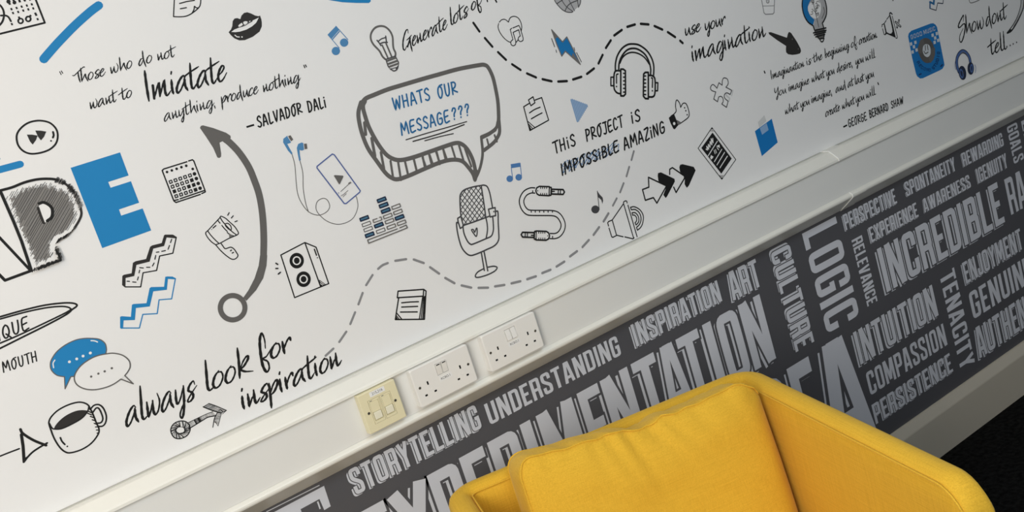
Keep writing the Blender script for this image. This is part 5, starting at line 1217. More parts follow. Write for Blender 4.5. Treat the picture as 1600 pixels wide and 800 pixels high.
["F","g",0,[2665,1215.7,2681,1216.8,2679.2,1198.1,2667.3,1191,2660.1,1177,2643.9,1179.7,2646,1196.8]],
["F","g",0,[2704.4,1179.8,2724.4,1176.9,2717.8,1157.6,2705.4,1144.8,2687.2,1138.2,2685.2,1155.3,2698.6,1165.3]],
["F","w2",1,[2689.7,1196.8,2699.5,1191,2702.5,1179.1,2697.8,1165.5,2686.6,1159.2,2675.4,1161.2,2666.8,1170.2,2665.3,1182.9,2671,1193.7,2680.3,1197.8]],
["S","d2",3.6,0,0,1,[2681.9,1194.5,2677.9,1180.8]],
["S","d2",3.6,0,0,1,[2691.6,1193.1,2690.2,1178.7]],
["S","d2",3.3,0,1,1,[2670.3,1180.4,2675.1,1171.7,2688.4,1172.5]],
["T","f","GOOD","w2",2.8,2623.7,1228.3,55.8,-2,0.3,12.8],
["T","f","MUSIC","w2",2.8,2685.9,1226.5,57.2,-1.4,0.3,12.9],
["T","f","R","n2",1,2626,1159.3,4.6,-9.1,12.6,1.3],
["T","f","E","n2",1,2631.7,1147.9,4.9,-8.3,12.3,1.8],
["T","f","C","n2",1,2637.9,1137.6,8.5,-6.9,9.6,4.9],
["T","f","O","n2",1,2648.5,1128.9,9.6,-5.7,7.6,6.3],
["T","f","R","n2",1,2660.6,1121.8,10.5,-4.3,5.2,7.5],
["T","f","D","n2",1,2673.7,1116.4,9,-1.5,0.7,8.8],
["T","f","S","n2",1,2695.4,1116,9,2.9,-7.8,8.4],
["T","f","T","n2",1,2706.6,1119.6,8.6,4.6,-9.8,7.6],
["T","f","U","n2",1,2717.4,1125.3,7.2,6,-11.4,6.6],
["T","f","D","n2",1,2726.4,1132.8,5.8,7.4,-12.5,5.4],
["T","f","I","n2",1,2733.6,1142.1,4.9,7.6,-12.9,4.9],
["T","f","O","n2",1,2739.7,1151.6,3.4,7.1,-13.2,4.3],
["S","n2",3.6,0,0,1,[2625.9,1120,2635.8,1120.4]],
["S","n2",4.4,0,0,1,[2731.5,1116.4,2740.5,1118.9]]]],
["headphones_drawing","small navy and blue headphones drawing near the trunking","wall",[["S","n",13.1,0,1,1,[2812,1077.5,2808.9,1092.3,2812.6,1111.5,2822.6,1124,2838.7,1131,2853.1,1130.4,2866.5,1120.9,2875.6,1104.4,2875.7,1083.9]],
["S","b10",7.6,0,1,1,[2812,1077.5,2808.9,1092.3,2812.6,1111.5,2822.6,1124,2838.7,1131,2853.1,1130.4,2866.5,1120.9,2875.6,1104.4,2875.7,1083.9]],
["S","g2",1.9,0,1,1,[2834.8,1125.7,2852.3,1128.1,2865.3,1117.4,2870.9,1103.1]],
["S","n",13.1,1,1,1,[2838.6,1066.8,2836.3,1059.4,2831.6,1054.6,2825.5,1053.7,2819.9,1056.8,2816.2,1063.2,2815.3,1071,2817.6,1078.4,2822.3,1083.2,2828.3,1084.1,2833.9,1081,2837.7,1074.7]],
["F","n",1,[2838.3,1065.7,2833.3,1058.1,2825.9,1054.6,2818.9,1056.7,2814.9,1063.3,2815.6,1072.1,2820.6,1079.7,2828,1083.2,2835,1081.2,2839,1074.5]],
["S","b10",4.6,1,1,1,[2828.3,1067.4,2827.3,1061.3,2824.7,1057.1,2821.2,1056,2817.7,1058.2,2815.3,1063.1,2814.4,1069.5,2815.4,1075.6,2818,1079.7,2821.5,1080.9,2825,1078.7,2827.5,1073.8]],
["D","d",3.7,2831.1,1068.8],
["S","n",12.6,1,1,1,[2879.6,1068.2,2876.2,1062.4,2871.3,1058.9,2866.2,1058.6,2862.1,1061.5,2860.3,1066.9,2861.1,1073.4,2864.4,1079.1,2869.3,1082.6,2874.5,1082.9,2878.6,1080,2880.4,1074.6]],
["F","n",1,[2880,1068.1,2875.8,1061.7,2869.5,1058.8,2863.5,1060.5,2860.2,1066.1,2860.7,1073.5,2864.9,1079.8,2871.2,1082.7,2877.1,1081.1,2880.5,1075.5]],
["S","b10",4.6,1,1,1,[2879.7,1068.7,2877.2,1063.6,2873.9,1060.3,2870.7,1059.6,2868.5,1061.8,2867.9,1066.2,2869,1071.7,2871.5,1076.7,2874.8,1080,2878,1080.7,2880.2,1078.5,2880.8,1074.1]],
["D","d",3.1,2864.7,1072.9],
["S","b10",1.9,0,1,1,[2803.1,1111.6,2797.7,1101.7,2797.8,1087.8]],
["S","b10",1.9,0,1,1,[2893.4,1076.4,2894.9,1065.7,2887.3,1052.4]]]],
["paper_drawing","corner of a paper sheet drawing above the Show lettering","wall",[["S","g2",2.7,0,1,1,[2932.5,1277.3,2933.3,1265,2942.3,1260.8,2963.1,1259.7,2982.4,1260.1]]]],
["curved_stroke_drawing","double curved black stroke tapering by the top right edge","wall",[["S","k",3.6,0,1,1,[3199.7,1217.6,3185.6,1189.5,3158.1,1162.2,3124.1,1142,3087.7,1127.3]],
["S","k",5.3,0,1,1,[3214.6,1214,3197.5,1181.3,3164.9,1155.2,3133.6,1136.9,3110.1,1127.2,3088.2,1126.4]],
["F","k",0,[3086.8,1127.5,3108,1134.3,3121.9,1128.9,3104.5,1124]],
["S","g",1.6,0,1,1,[3205.2,1216.3,3191.1,1185.5,3161.5,1158.7,3127.4,1138.5]]]],
["paper_drawing","drawing of a paper sheet with a curled corner at the top edge","wall",[["S","k",2.2,0,0,1,[585.1,1850.6,570.2,1816.1]],
["S","k",2.2,0,1,1,[570.2,1816.1,583.3,1812.5,594.1,1811.3,606.1,1813.6,621.4,1820.1,627.7,1826.3,633.7,1838.9]],
["S","k",2.2,0,1,1,[621.4,1820.1,617.2,1821.7,615.1,1824.7,612.1,1819.3,606.1,1813.6]],
["S","k",2.2,0,0,1,[589.9,1836.5,603.7,1836.8,619.2,1835.5]],
["S","k",2.2,0,0,1,[587.8,1826.8,599.6,1826.1]]]],
["globe_drawing","grey globe drawing cut by the top edge","wall",[["F","p",0,[1427.6,1650.4,1426.8,1635.5,1430.5,1626.1,1438.3,1614.7,1449.3,1605.3,1462.3,1601.1,1467.4,1601.7,1484.3,1608,1493.6,1613.4,1499.1,1621.7,1501.8,1632.5]],
["S","d",2.2,0,1,1,[1426.5,1650.7,1425.9,1639.5,1429.3,1629.2,1438.3,1614.7,1449.3,1605.3,1462.3,1601.1,1467.4,1601.7]],
["S","d",2.3,0,1,1,[1486,1607.2,1494.7,1615.1,1501.6,1628.7]],
["S","d",2,0,1,1,[1443.2,1641,1446.6,1630.7,1453.5,1616.6,1467.4,1601.7]],
["S","d",2.2,0,0,1,[1429,1629.7,1450.6,1635]],
["S","d",2.3,0,1,1,[1445.5,1608.1,1456,1616.9,1468.5,1621.5,1489.7,1623]],
["S","d",2,0,1,1,[1465.1,1631.9,1466.9,1623.8,1472.5,1602.3]],
["S","d",2,0,1,1,[1490.2,1627.7,1488.1,1618.6,1486.5,1607.5]]]],
["lips_drawing","black parted lips drawing","wall",[["F","c",0,[661.4,1762.2,667.5,1765.8,672.3,1771,676.7,1780.2,681.9,1784.1,687.6,1783.6,692.6,1780.1,697.4,1786.1,704.2,1789.7,710.8,1789.4,717.7,1785,724.1,1779.4,729.9,1776.6,733.5,1777.1,733.4,1769.8,732.2,1763.6,729.5,1756.2,721.6,1747.8,704.8,1741.7,687,1739.5,676.1,1742,668.3,1748.1,663.7,1755.7]],
["F","w",0,[666.6,1761.3,674.3,1764.1,683.1,1765,695.8,1767.3,708.8,1770.4,714.3,1771.4,729.7,1773.9,720.7,1765.7,710.4,1761.1,697.4,1758.1,683.7,1757.6,674.1,1758.9]],
["S","c",1.5,0,1,1,[681.5,1766.2,690.2,1765.9,698,1766.6,704.6,1768.4,714.4,1770.7]],
["F","w",0,[683.8,1768.8,687.1,1771.1,693.1,1772.8,693.7,1768.6,688.8,1766.7,684.5,1766.5]],
["F","w",0,[696.4,1773.6,700.8,1774,704.8,1772.5,703.6,1769.3,697.6,1767.7,695.3,1769.8]],
["F","w",0,[707.5,1772.3,711.9,1772,708.8,1770.4]],
["S","w",1.9,0,1,1,[671.3,1753.7,674,1749.8,678.4,1748.1]],
["D","w",1.4,683.5,1746.8]]],
["light_bulb_drawing","grey line drawing of a light bulb","wall",[["S","g",4.3,0,1,1,[963.6,1625.5,959.8,1632.2,956.9,1645.2,948.9,1660.3,946.8,1672.8,951.4,1683.7,962.6,1691.9,974.8,1693.4,986.9,1689.1,994.7,1678.4,996.6,1664.9,991.9,1648.7,990.4,1640.4,991.5,1631.4,988.5,1624.4]],
["S","d",3,0,0,1,[959.5,1666.9,962.3,1661,964.2,1654.4]],
["S","d",2.6,0,1,1,[963.3,1665,970.9,1667.3,981.7,1667.4]],
["S","d",3,0,0,1,[981.8,1670.2,979,1657.4]],
["S","d",3,0,1,1,[963.7,1658.4,971.8,1659,980.8,1656.9]],
["S","g",3.6,0,0,1,[967.2,1654.5,970.8,1624.9]],
["S","g",3.7,0,0,1,[977.2,1655.3,980.1,1625.8]],
["S","d",2.6,0,0,1,[964.9,1624.8,965,1609.1,968.9,1601]],
["S","d",2.6,0,0,1,[988.5,1624.4,991.2,1610.5,987.7,1603.6,981.1,1599.3]],
["S","g",4.4,0,0,1,[966.8,1620.4,988.4,1621.5]],
["S","g",4.4,0,0,1,[967.1,1613.7,989.7,1614.4]],
["S","g",4.4,0,0,1,[967.4,1607.5,989.4,1608.2]],
["S","d",2.4,0,0,1,[966.3,1624.4,989.1,1625.1]],
["S","w",1.3,0,0,1,[967.2,1604.6,987.7,1605.4]],
["S","d",2.6,0,1,1,[969,1601.3,974.1,1596.5,981.3,1597.2,986.6,1602.2]],
["S","d",1.7,0,0,1,[969.3,1602.3,984,1601.7]]]],
["curved_arrow_drawing","big grey curved arrow rising from a ring","wall",[["F","g",0,[543.2,1604.8,546.2,1608,550.4,1607.9,567.4,1597.2,587.8,1581.3,594.1,1573.2,593.2,1569,585.4,1564.3,577.5,1568.1,569.1,1566.9,564.7,1546.1,562.2,1540.4,558,1539.2,554.9,1541.5,553.8,1561.4,548.4,1585.1]],
["S","g",13.7,0,1,0,[580.5,1572.4,588.9,1559.2,599,1536.3,606.6,1506,608.2,1477.5,607.3,1445.7,600,1407.9,586.8,1365.3,572.4,1328.5]],
["F","g",0,[566.7,1333.4,556.9,1315.3,540.2,1294.6,520.6,1277.2,506,1267.4,509.7,1259.1,534.9,1271.4,556.4,1288.2,571.8,1309.5,580.2,1328.2]],
["S","g",10.1,1,1,1,[501.9,1247.5,494.7,1237.5,483.3,1232.8,471,1234.5,460.9,1242.2,455.9,1253.8,457.1,1266.1,464.3,1276,475.5,1280.8,487.8,1279.3,497.9,1271.7,503.1,1260]]]],
["dashed_line_print","black dashed curve between the lettering and the headphones","wall",[["S","k",5.5,0,0,1,[1197.7,1643.6,1206.1,1621.8]],
["S","k",5.6,0,0,1,[1214.6,1604.6,1226.8,1581.5]],
["S","k",5.7,0,0,1,[1236.8,1566.3,1251.1,1544.6]],
["S","k",5.7,0,0,1,[1263.2,1530.8,1280.7,1512.7]],
["S","k",5.8,0,0,1,[1294.6,1500.5,1315.3,1485.2]],
["S","k",5.9,0,0,1,[1330.9,1476.5,1353.6,1465]],
["S","k",6,0,0,1,[1371,1459.3,1395.3,1453.5]],
["S","k",6.1,0,0,1,[1413.3,1452.2,1438.5,1451.6]],
["S","k",6.1,0,0,1,[1456.5,1453.6,1480.8,1460.1]],
["S","k",6.2,0,0,1,[1497.5,1467.6,1516.5,1483.7]],
["S","k",6.2,0,0,1,[1531.3,1496.7,1551.9,1510.1]],
["S","k",6.3,0,0,1,[1565.6,1518.3,1592.7,1525.1]],
["S","k",6.4,0,0,1,[1611.3,1527.9,1636.2,1527.4]],
["S","k",6.4,0,0,1,[1654.1,1524.4,1677.4,1516.9]],
["S","k",6.5,0,0,1,[1694.2,1508.5,1715.5,1494.1]],
["S","k",6.6,0,0,1,[1730.3,1483.7,1749.2,1466.1]],
["S","k",6.7,0,0,1,[1761.8,1453.3,1768,1445.8]]]],
["dashed_line_print","grey dashed curve passing under the microphone","wall",[["S","g3",5,0,0,1,[622.5,1090.2,643,1097.1]],
["S","g3",5,0,0,1,[659.8,1104.9,681.6,1118.8]],
["S","g3",5,0,0,1,[695.4,1130.3,713.8,1149.1]],
["S","g3",5.1,0,0,1,[726.6,1161.9,743.6,1180.7]],
["S","g3",5.1,0,0,1,[756.8,1193.2,777.7,1207.8]],
["S","g3",5.2,0,1,1,[794.2,1215.4,806.1,1218.8,819.1,1218.8]],
["S","g3",5.2,0,0,1,[837.1,1217,862.2,1211]],
["S","g3",5.3,0,0,1,[878.6,1203.9,898.5,1188]],
["S","g3",5.4,0,0,1,[909.4,1174,925.3,1152.7]],
["S","g3",5.5,0,0,1,[935.9,1138.3,953.3,1118.8]],
["S","g3",5.5,0,0,1,[968,1107.6,989.2,1093.7]],
["S","g3",5.6,0,0,1,[1006.2,1086.4,1029.3,1077.5]],
["S","g3",5.7,0,0,1,[1047,1073.5,1071.2,1067.3]],
["S","g3",5.8,0,0,1,[1089.8,1063.7,1113.8,1059.3]],
["S","g3",5.9,0,0,1,[1132.4,1057,1157,1054.4]],
["S","g3",5.9,0,0,1,[1175.6,1055.1,1199.9,1053.9]],
["S","g3",6,0,0,1,[1218.3,1054.8,1243,1057.7]],
["S","g3",6.1,0,0,1,[1262.1,1063.3,1285.3,1067.8]],
["S","g3",6.1,0,0,1,[1303.4,1071.5,1326.6,1080.7]],
["S","g3",6.2,0,0,1,[1343.6,1087.4,1365.4,1099]],
["S","g3",6.3,0,0,1,[1382.7,1107.5,1402.8,1120.7]],
["S","g3",5.3,0,0,1,[1421.9,1134,1438.8,1146.6]],
["S","g3",5.4,0,0,1,[1453.5,1157.1,1471.2,1174.4]],
["S","g3",5.4,0,0,1,[1485.3,1187.3,1501,1206.3]],
["S","g3",5.4,0,0,1,[1513.3,1220,1527.7,1237.9]]]],
["handwritten_quote","handwritten quotation on not wanting to imitate anything","wall",[["S","k",1.6,0,0,1,[341.3,1773.2,341.8,1767.8]],
["S","k",1.6,0,0,1,[344.4,1773.6,345.2,1769.2]],
["T","s","Those","k",2.3,354.7,1746.2,57.6,-0.2,4.7,12.5],
["T","s","who","k",2.3,422.2,1745.6,42,1.6,4.8,12.7],
["T","s","do","k",2.4,475.4,1745.9,26.9,1.2,4.9,12.8],
["T","s","not","k",2.4,511.8,1746.3,32.8,-1,4.7,12.4],
["T","s","want","k",2.3,365.5,1695.5,48.7,0.6,4.8,12.6],
["T","s","to","k",2.4,424,1695.1,20.6,1.9,4.6,12.2],
["T","s","Imiatate","k",4.5,463.2,1681.6,159.2,-4.8,10.3,27.3],
["T","s","anything","k",2.3,483.2,1636.1,97.3,-0.4,5,13.1],
["S","k",2.1,0,0,1,[584.7,1636.4,584.4,1632]],
["T","s","produce","k",2.4,597.7,1635.7,77.3,-0.8,5.1,13.4],
["T","s","nothing","k",2.5,685.5,1633.8,79.1,-1.1,5.2,13.7],
["S","k",2.1,0,0,1,[786.1,1661.3,786.2,1655.9]],
["S","k",2.1,0,0,1,[789.6,1661,790.2,1656.8]]]],
["hand_lettering","hand lettered attribution line under the quotation on imitation","wall",[["S","k",3.7,0,0,0,[630.2,1579.4,646.4,1579.1]],
["T","c","SALVADOR","k",3.2,651.8,1571.5,98,0.5,3.9,20.8],
["T","c","DALi","k",3.3,762.6,1569.5,40.7,-0.8,3.8,21.2]]],
["handwritten_slogan","handwritten words beginning Generate at the top edge","wall",[["T","s","Generate","k",3.1,1008.9,1630.2,119.7,17.9,6.9,18.7],
["T","s","lots","k",3.4,1138.4,1651.9,49.5,9.7,7,19],
["T","s","of","k",3.5,1201.3,1669.8,29.6,5,6.1,16.6],
["S","k",3.4,0,0,1,[1250.1,1686.7,1249,1679]],
["S","k",3.8,0,1,1,[1270.2,1686.2,1270.2,1678.9,1271.7,1672.4]]]],
["handwritten_slogan","handwritten slogan about using your imagination","wall",[["T","s","use","k",4.3,1781,1460.2,53.9,-0.8,6.6,18.2],
["T","s","your","k",4.3,1849.6,1455.5,72.9,-1.1,6.6,18.5],
["T","s","imagination","k",5.1,1780.4,1393,269.9,-4.4,9.2,25.7]]],
["handwritten_quote","small five line handwritten quotation on imagination","wall",[["T","s","Imaginantion","k",3,2032.3,1274.7,133.4,-0.7,4.4,12.4],
["T","s","is","k",3.1,2176.3,1273.9,17.2,-0.1,4.4,12.5],
["T","s","the","k",3.1,2205.4,1273.8,36.1,-0.2,4.5,12.6],
["T","s","beginning","k",3.2,2252.3,1273.5,103.1,-0.6,4.5,12.8],
["T","s","of","k",3.2,2365.3,1272.9,26.8,-0.1,4.5,13],
["T","s","creation.","k",3.3,2400.5,1272.7,83.4,-0.5,4.6,13.1],
["T","s","You","k",3,2030.2,1226.3,45.6,-0.6,4.4,12.3],
["T","s","imagine","k",3,2086.1,1225.5,83.2,-1.2,4.4,12.5],
["T","s","what","k",3.1,2179.9,1224.2,53.4,-0.7,4.5,12.6],
["T","s","you","k",3.1,2241.4,1223.4,34,-0.5,4.5,12.8],
["T","s","desire,","k",3.2,2286.4,1222.7,68,-1,4.5,12.9],
["T","s","you","k",3.2,2367,1221.6,35.4,-0.5,4.6,13],
["T","s","will","k",3.3,2411,1221,43.2,-0.6,4.6,13.1],
["T","s","what","k",3,2052.6,1171,54.3,-0.1,4.4,12.4],
["T","s","you","k",3.1,2114.8,1170.9,36.9,-0.1,4.4,12.5],
["T","s","imagine,","k",3.1,2159.7,1170.8,87.7,-0.2,4.5,12.7],
["T","s","and","k",3.2,2262.5,1170.5,44.4,-0.1,4.5,12.9],
["T","s","at","k",3.2,2315.2,1170.4,23.9,-0.1,4.6,13],
["T","s","last","k",3.2,2346.2,1170.3,39.9,-0.1,4.6,13],
["T","s","you","k",3.3,2394.7,1170.2,36.1,-0.1,4.6,13.1],
["T","s","create","k",3.2,2200.6,1119.2,61.8,0.1,4.5,12.8],
["T","s","what","k",3.2,2272.1,1119.3,54.8,0.1,4.6,13],
["T","s","you","k",3.2,2332.6,1119.4,37.1,0.1,4.6,13.1],
["T","s","will.","k",3.3,2378.3,1119.5,46.4,0.1,4.6,13.2],
["S","k",4.4,0,0,1,[2017.1,1302,2017.9,1297.4]],
["S","k",4.4,0,0,1,[2442,1148,2443.2,1142.9]]]],
["hand_lettering","small hand lettered attribution line just above the trunking","wall",[["S","k",4.8,0,0,0,[2260.8,1071.1,2277.7,1071.5]],
["T","c","GEORGE","k",3.4,2281.9,1063.6,80.4,-2.1,2.8,21],
["T","c","BERNARD","k",3.5,2375.6,1062.3,86,-2,2.7,21.4],
["T","c","SHAW","k",3.5,2473.9,1061.3,56.8,-1.4,3.6,19.4]]],
["handwritten_slogan","handwritten words Show dont tell at the top right","wall",[["T","s","Show","k",5.4,2840.9,1181.7,134.9,-9.7,9.9,28.9],
["T","s","dont","k",5.6,2986.9,1174.2,111.4,-2.6,10.1,29.5],
["T","s","tell","k",6,2980.3,1084,85.3,-3.3,9.5,27.7],
["D","k",2.9,3072.8,1086.3],
["D","k",2.9,3091.1,1085.4],
["D","k",2.9,3108.2,1085.7],
["D","k",2.9,3127.4,1085.9]]],
["handwritten_slogan","large handwritten slogan about looking for inspiration","wall",[["T","s","always","k",4.6,215.6,1125.2,132.8,-4.3,11.6,30.8],
["T","s","look","k",5,371.7,1123.7,95.3,-3.8,10.9,28.9],
["T","s","for","k",5.3,488.3,1132.7,67.4,-4,10,26.5],
["T","s","inspiration","k",5.2,424,1060.2,220.2,-1.1,10,26.8]]],
["hand_lettering","hand lettered line on the project with a crossed out word","wall",[["T","c","THiS","k",4.1,1302.9,1304.3,66,0.7,3.9,26.3],
["T","c","PROJECT","k",4.2,1400.8,1303.5,117,0.9,4.7,26.6],
["T","c","iS","k",4.4,1543.7,1303.7,30.2,-1.1,6,26.8],
["S","b4",1.6,0,1,1,[1309,1268.5,1327.9,1278,1311.7,1254.9,1344.5,1275.7,1328.3,1252.5,1364,1275.6,1344.2,1253.5,1386.5,1277.8,1364.5,1249.9,1410,1276.6,1380.7,1250.9,1427.7,1275.7,1408,1254.7,1449.7,1275,1433.3,1257.7,1474.8,1276.6,1456.6,1254.9,1488.4,1269,1480.2,1252.1,1485.5,1255.3]],
["S","b5",1.4,0,1,1,[1312.2,1272.2,1333.1,1260.4,1332.4,1279.7,1350.5,1254.6,1350.8,1276.8,1374.2,1254.7,1393.6,1275.5,1392.7,1256.6,1427.9,1270.7,1410.5,1250.7,1456.4,1271.2,1440.7,1250.4,1481.6,1272.8]],
["T","c","IMPOSSiBLE","k",4.2,1304.2,1250.3,180.2,2,5.2,25.5],
["T","c","AMAZiNG","k",4.4,1500.1,1249.7,138.6,2.8,5,27.3]]],
["printed_word","white printed word STORYTELLING on the grey panel","panel",[["P","STORYTELLING",0.09,580.9,787.4,325,0,0,57.8]]],
["printed_word","white printed word UNDERSTANDING on the grey panel","panel",[["P","UNDERSTANDING",0,927.1,783,395.1,0,0,50.9]]],
["printed_word","white printed word INSPIRATION on the grey panel","panel",[["P","INSPIRATION",0.09,1370.4,782,300.3,0,0,58.4]]],
["printed_word","white printed word ART on the grey panel","panel",[["P","ART",0.09,1706.3,767.2,110.3,0,0,76.6]]],
["printed_word","white printed word CULTURE on the grey panel","panel",[["P","CULTURE",0.09,1873.1,836.6,0,-292.4,76.3,0]]],
["printed_word","white printed word LOGIC on the grey panel","panel",[["P","LOGIC",0,2004.4,844.3,0,-300.9,141.9,0]]],
["printed_word","white printed word PERSPECTIVE on the grey panel","panel",[["P","PERSPECTIVE",0.09,2172.5,792.2,234.1,0,0,45.9]]],
["printed_word","white printed word SPONTANEITY on the grey panel","panel",[["P","SPONTANEITY",0.06,2452.4,795.2,247.2,0,0,43.6]]],
["printed_word","white printed word REWARDING on the grey panel","panel",[["P","REWARDING",0.06,2737,793.1,218.4,0,0,43.3]]],
["printed_word","white printed word GOALS on the grey panel","panel",[["P","GOALS",0,2987.4,844,0,-124.8,57,0]]],
["printed_word","white printed word EXPERIENCE on the grey panel","panel",[["P","EXPERIENCE",0.09,2262.1,721.5,223.5,0,0,44.8]]],
["printed_word","white printed word AWARENESS on the grey panel","panel",[["P","AWARENESS",0.06,2514.3,722.4,238,0,0,41.5]]],
["printed_word","white printed word IGENUITY on the grey panel","panel",[["P","IGENUITY",0.06,2790,720.4,163.6,0,0,47.9]]],
["printed_word","white printed word INCREDIBLE on the grey panel","panel",[["P","INCREDIBLE",0.075,2276.3,559.4,606.1,0,0,135.7]]],
["printed_word","white printed word RELEVANCE on the grey panel","panel",[["P","RELEVANCE",0,2185.1,756.8,0,-205.4,46,0]]],
["printed_word","white printed word TENACITY on the grey panel","panel",[["P","TENACITY",0,2517.7,515.9,0,-321.2,73.9,0]]],
["printed_word","white printed word INTUITION on the grey panel","panel",[["P","INTUITION",0.09,2101.8,404.6,372.2,0,0,100.8]]],
["printed_word","white printed word COMPASSION on the grey panel","panel",[["P","COMPASSION",0,2112.3,301.7,372.5,0,0,71.1]]],
["printed_word","white printed word PERSISTENCE on the grey panel","panel",[["P","PERSISTENCE",0.09,2104.5,212.2,379.1,0,0,62.2]]],
["printed_word","white printed word ENJOYMENT on the grey panel","panel",[["P","ENJOYMENT",0.09,2630.3,443.7,316.4,0,0,69.9]]],
["printed_word","white printed word GENUINE on the grey panel","panel",[["P","GENUINE",0,2630.1,324.3,334,0,0,87.7]]],
["printed_word","white printed word starting AUTHEN cut by the right edge","panel",[["P","AUTHENTIC",0.09,2616.9,195.4,392.5,0,0,100.2]]],
["printed_word","white printed letters RA cut by the right edge","panel",[["P","RA",0,2920.2,568.6,98.7,0,0,120.3]]],
["printed_word","white printed letters just entering at the right edge beside the word GOALS","panel",[["P","LE",0,3067.2,838.3,0,-78.6,41.5,0]]],
]
BIGL = [(524.6, 839.0), (522.7, 792.1), (507.5, 791.3), (506.3, 818.1), (462.9, 817.6), (462.5, 736.4), (414.5, 763.4), (411.5, 838.8)]
BIGS = [([(397.6, 846.8), (516.4, 844.8)], 0.0018), ([(500.8, 815.1), (500.4, 798.1)], 0.0033)]
# ---------------- room ----------------
bm = bmesh.new(); box(bm, -2.4, 6.0, 0, .12, 0, 2.6); wall = obj('wall_back', bm, M_WALL); wall['kind'] = 'structure'
bm = bmesh.new(); box(bm, -2.4, 6.0, -4.5, .12, -.05, 0); fl = obj('floor', bm, M_CARPET); fl['kind'] = 'structure'
bm = bmesh.new(); box(bm, -2.4, 6.0, -4.5, .12, 2.6, 2.66); ce = obj('ceiling', bm, M_CEIL); ce['kind'] = 'structure'
bm = bmesh.new(); prism_x(bm, [(0,0),(0,.156),(-.004,.156),(-.008,.1545),(-.019,.128),(-.020,.124),(-.020,0)], -2.4, 6.0)
sk = obj('baseboard_back', bm, M_SKIRT); sk['kind'] = 'structure'
bm = bmesh.new(); box(bm, -2.4, 6.0, -.0005, 0, .150, .862); panel = obj('grey_panel', bm, M_PANEL, wall)
panel['label'] = 'dark grey printed panel covered with white words below the trunking'
# ---------------- wall prints ----------------
def mm(a): return [(a[i]/1000, a[i+1]/1000) for i in range(0, len(a), 2)]
def draw(name, label, par, items):
    ink = Ink(.0002 if par == 'wall' else .0007)
    last = None
    for it in items:
        k = it[0]; key = (k, it[1] if k != 'T' else it[3])
        if key != last: ink.layer()
        last = key
        if k == 'S':
            _, col, w, cl, sm, cap, pts = it; P = mm(pts)
            if sm and len(P) > 2: ink.ribbon(crom(P, cl), w/1000, col, bool(cl), cap)
            elif len(P) == 2: ink.ribbon(P, w/1000, col, False, cap)
            else:
                Q = P + ([P[0]] if cl else [])
                for a, b in zip(Q, Q[1:]): ink.ribbon([a, b], w/1000, col, False, 0)
                for i, p in enumerate(Q):
                    if cl or cap or 0 < i < len(Q)-1: ink.disc(p, w/2000, col, 10)
        elif k == 'F':
            P = mm(it[3]); ink.poly(crom(P, True, 4) if it[2] else P, it[1])
        elif k == 'D': ink.disc((it[3]/1000, it[4]/1000), it[2]/1000, it[1])
        elif k == 'T':
            _, f, t, col, w = it[:5]; put_text(ink, f, t, col, w/1000, *[v/1000 for v in it[5:]])
        elif k == 'P': poster(ink, it[1], it[2], *[v/1000 for v in it[3:]])
    o = ink.build(name, wall if par == 'wall' else panel); o['label'] = label; return o
for d in DRAW: draw(*d)
def big_word(label, letters, z0, z1, sh):
    ink = Ink(.0007)
    base = ink.y
    for ch, x0, x1 in letters:
        poster(ink, ch, sh, x0, z0, x1-x0, 0, 0, z1-z0); ink.y = base
    o = ink.build('printed_word', panel); o['label'] = label
big_word('large white printed word EXPERIMENTATION behind the armchair',
 [('E',.562,.634),('X',.640,.738),('P',.742,.816),('E',.827,.893),('R',.904,.982),('I',.996,1.026),('M',1.043,1.150),('E',1.166,1.232),('N',1.238,1.326),('T',1.338,1.414),('A',1.415,1.497),('T',1.490,1.566),('I',1.584,1.614),('O',1.628,1.706),('N',1.716,1.799)], .561, .749, .07)
big_word('largest white printed letters ending in EA right of the armchair',
 [('I',1.60,1.66),('D',1.68,1.80),('E',1.824,1.916),('A',1.928,2.100)], .195, .516, .055)
ink = Ink(.0007)
def pw(px): return px
ink.poly([(p[0]/1000, p[1]/1000) for p in BIGL], 'W')
for a, w in BIGS: ink.layer(); ink.ribbon([(p[0]/1000, p[1]/1000) for p in a], w, 'W', False, 0)
o = ink.build('printed_letter', panel); o['label'] = 'huge white printed letter cut by the bottom edge left of the armchair'
# ---------------- trunking ----------------
tr = thing('cable_trunking', 'cream plastic cable trunking running along the wall with sockets', 'trunking', (0, 0, .853))
def tpart(name, bm, m, sm=False):
    o = obj(name, bm, m, tr, sm); o.location = (0, 0, -.853); return o
UP = [(0,.985),(0,1.032),(-.029,1.032),(-.0315,1.0312),(-.0545,1.0125),(-.0568,1.009),(-.057,1.0035),(-.053,1.0035),(-.053,1.0120),(-.040,1.0200),(-.030,1.0200),(-.030,.985)]
LO = [(0,.853),(0,.925),(-.044,.925),(-.044,.9066),(-.0492,.9066),(-.0555,.9015),(-.0572,.8990),(-.0574,.8955),(-.0562,.8922),(-.0530,.8895),(-.004,.8535)]
bm = bmesh.new(); prism_x(bm, UP, -2.4, 6.0); tpart('upper_rail', bm, M_TRUNK)
bm = bmesh.new(); prism_x(bm, LO, -2.4, 6.0); tpart('lower_rail', bm, M_TRUNK)
bm = bmesh.new()
for a, b in ((-2.4, 3.4), (3.4015, 6.0)): box(bm, a, b, -.0490, -.0445, .9070, 1.0125)
tpart('lid', bm, M_LID)
bm = bmesh.new(); box(bm, -2.4, 6.0, -.0105, -.001, 1.0315, 1.0335); tpart('grey_strip', bm, mat('strip_grey', (.50,.50,.46), .7, .2, .08, 25))  # thin grey strip where the upper rail meets the wall
def cover(prof, x0, x1, g=.0016):
    bm = bmesh.new(); prism_x(bm, prof, x0, x1); tpart('joint_cover', bm, M_TRUNK)
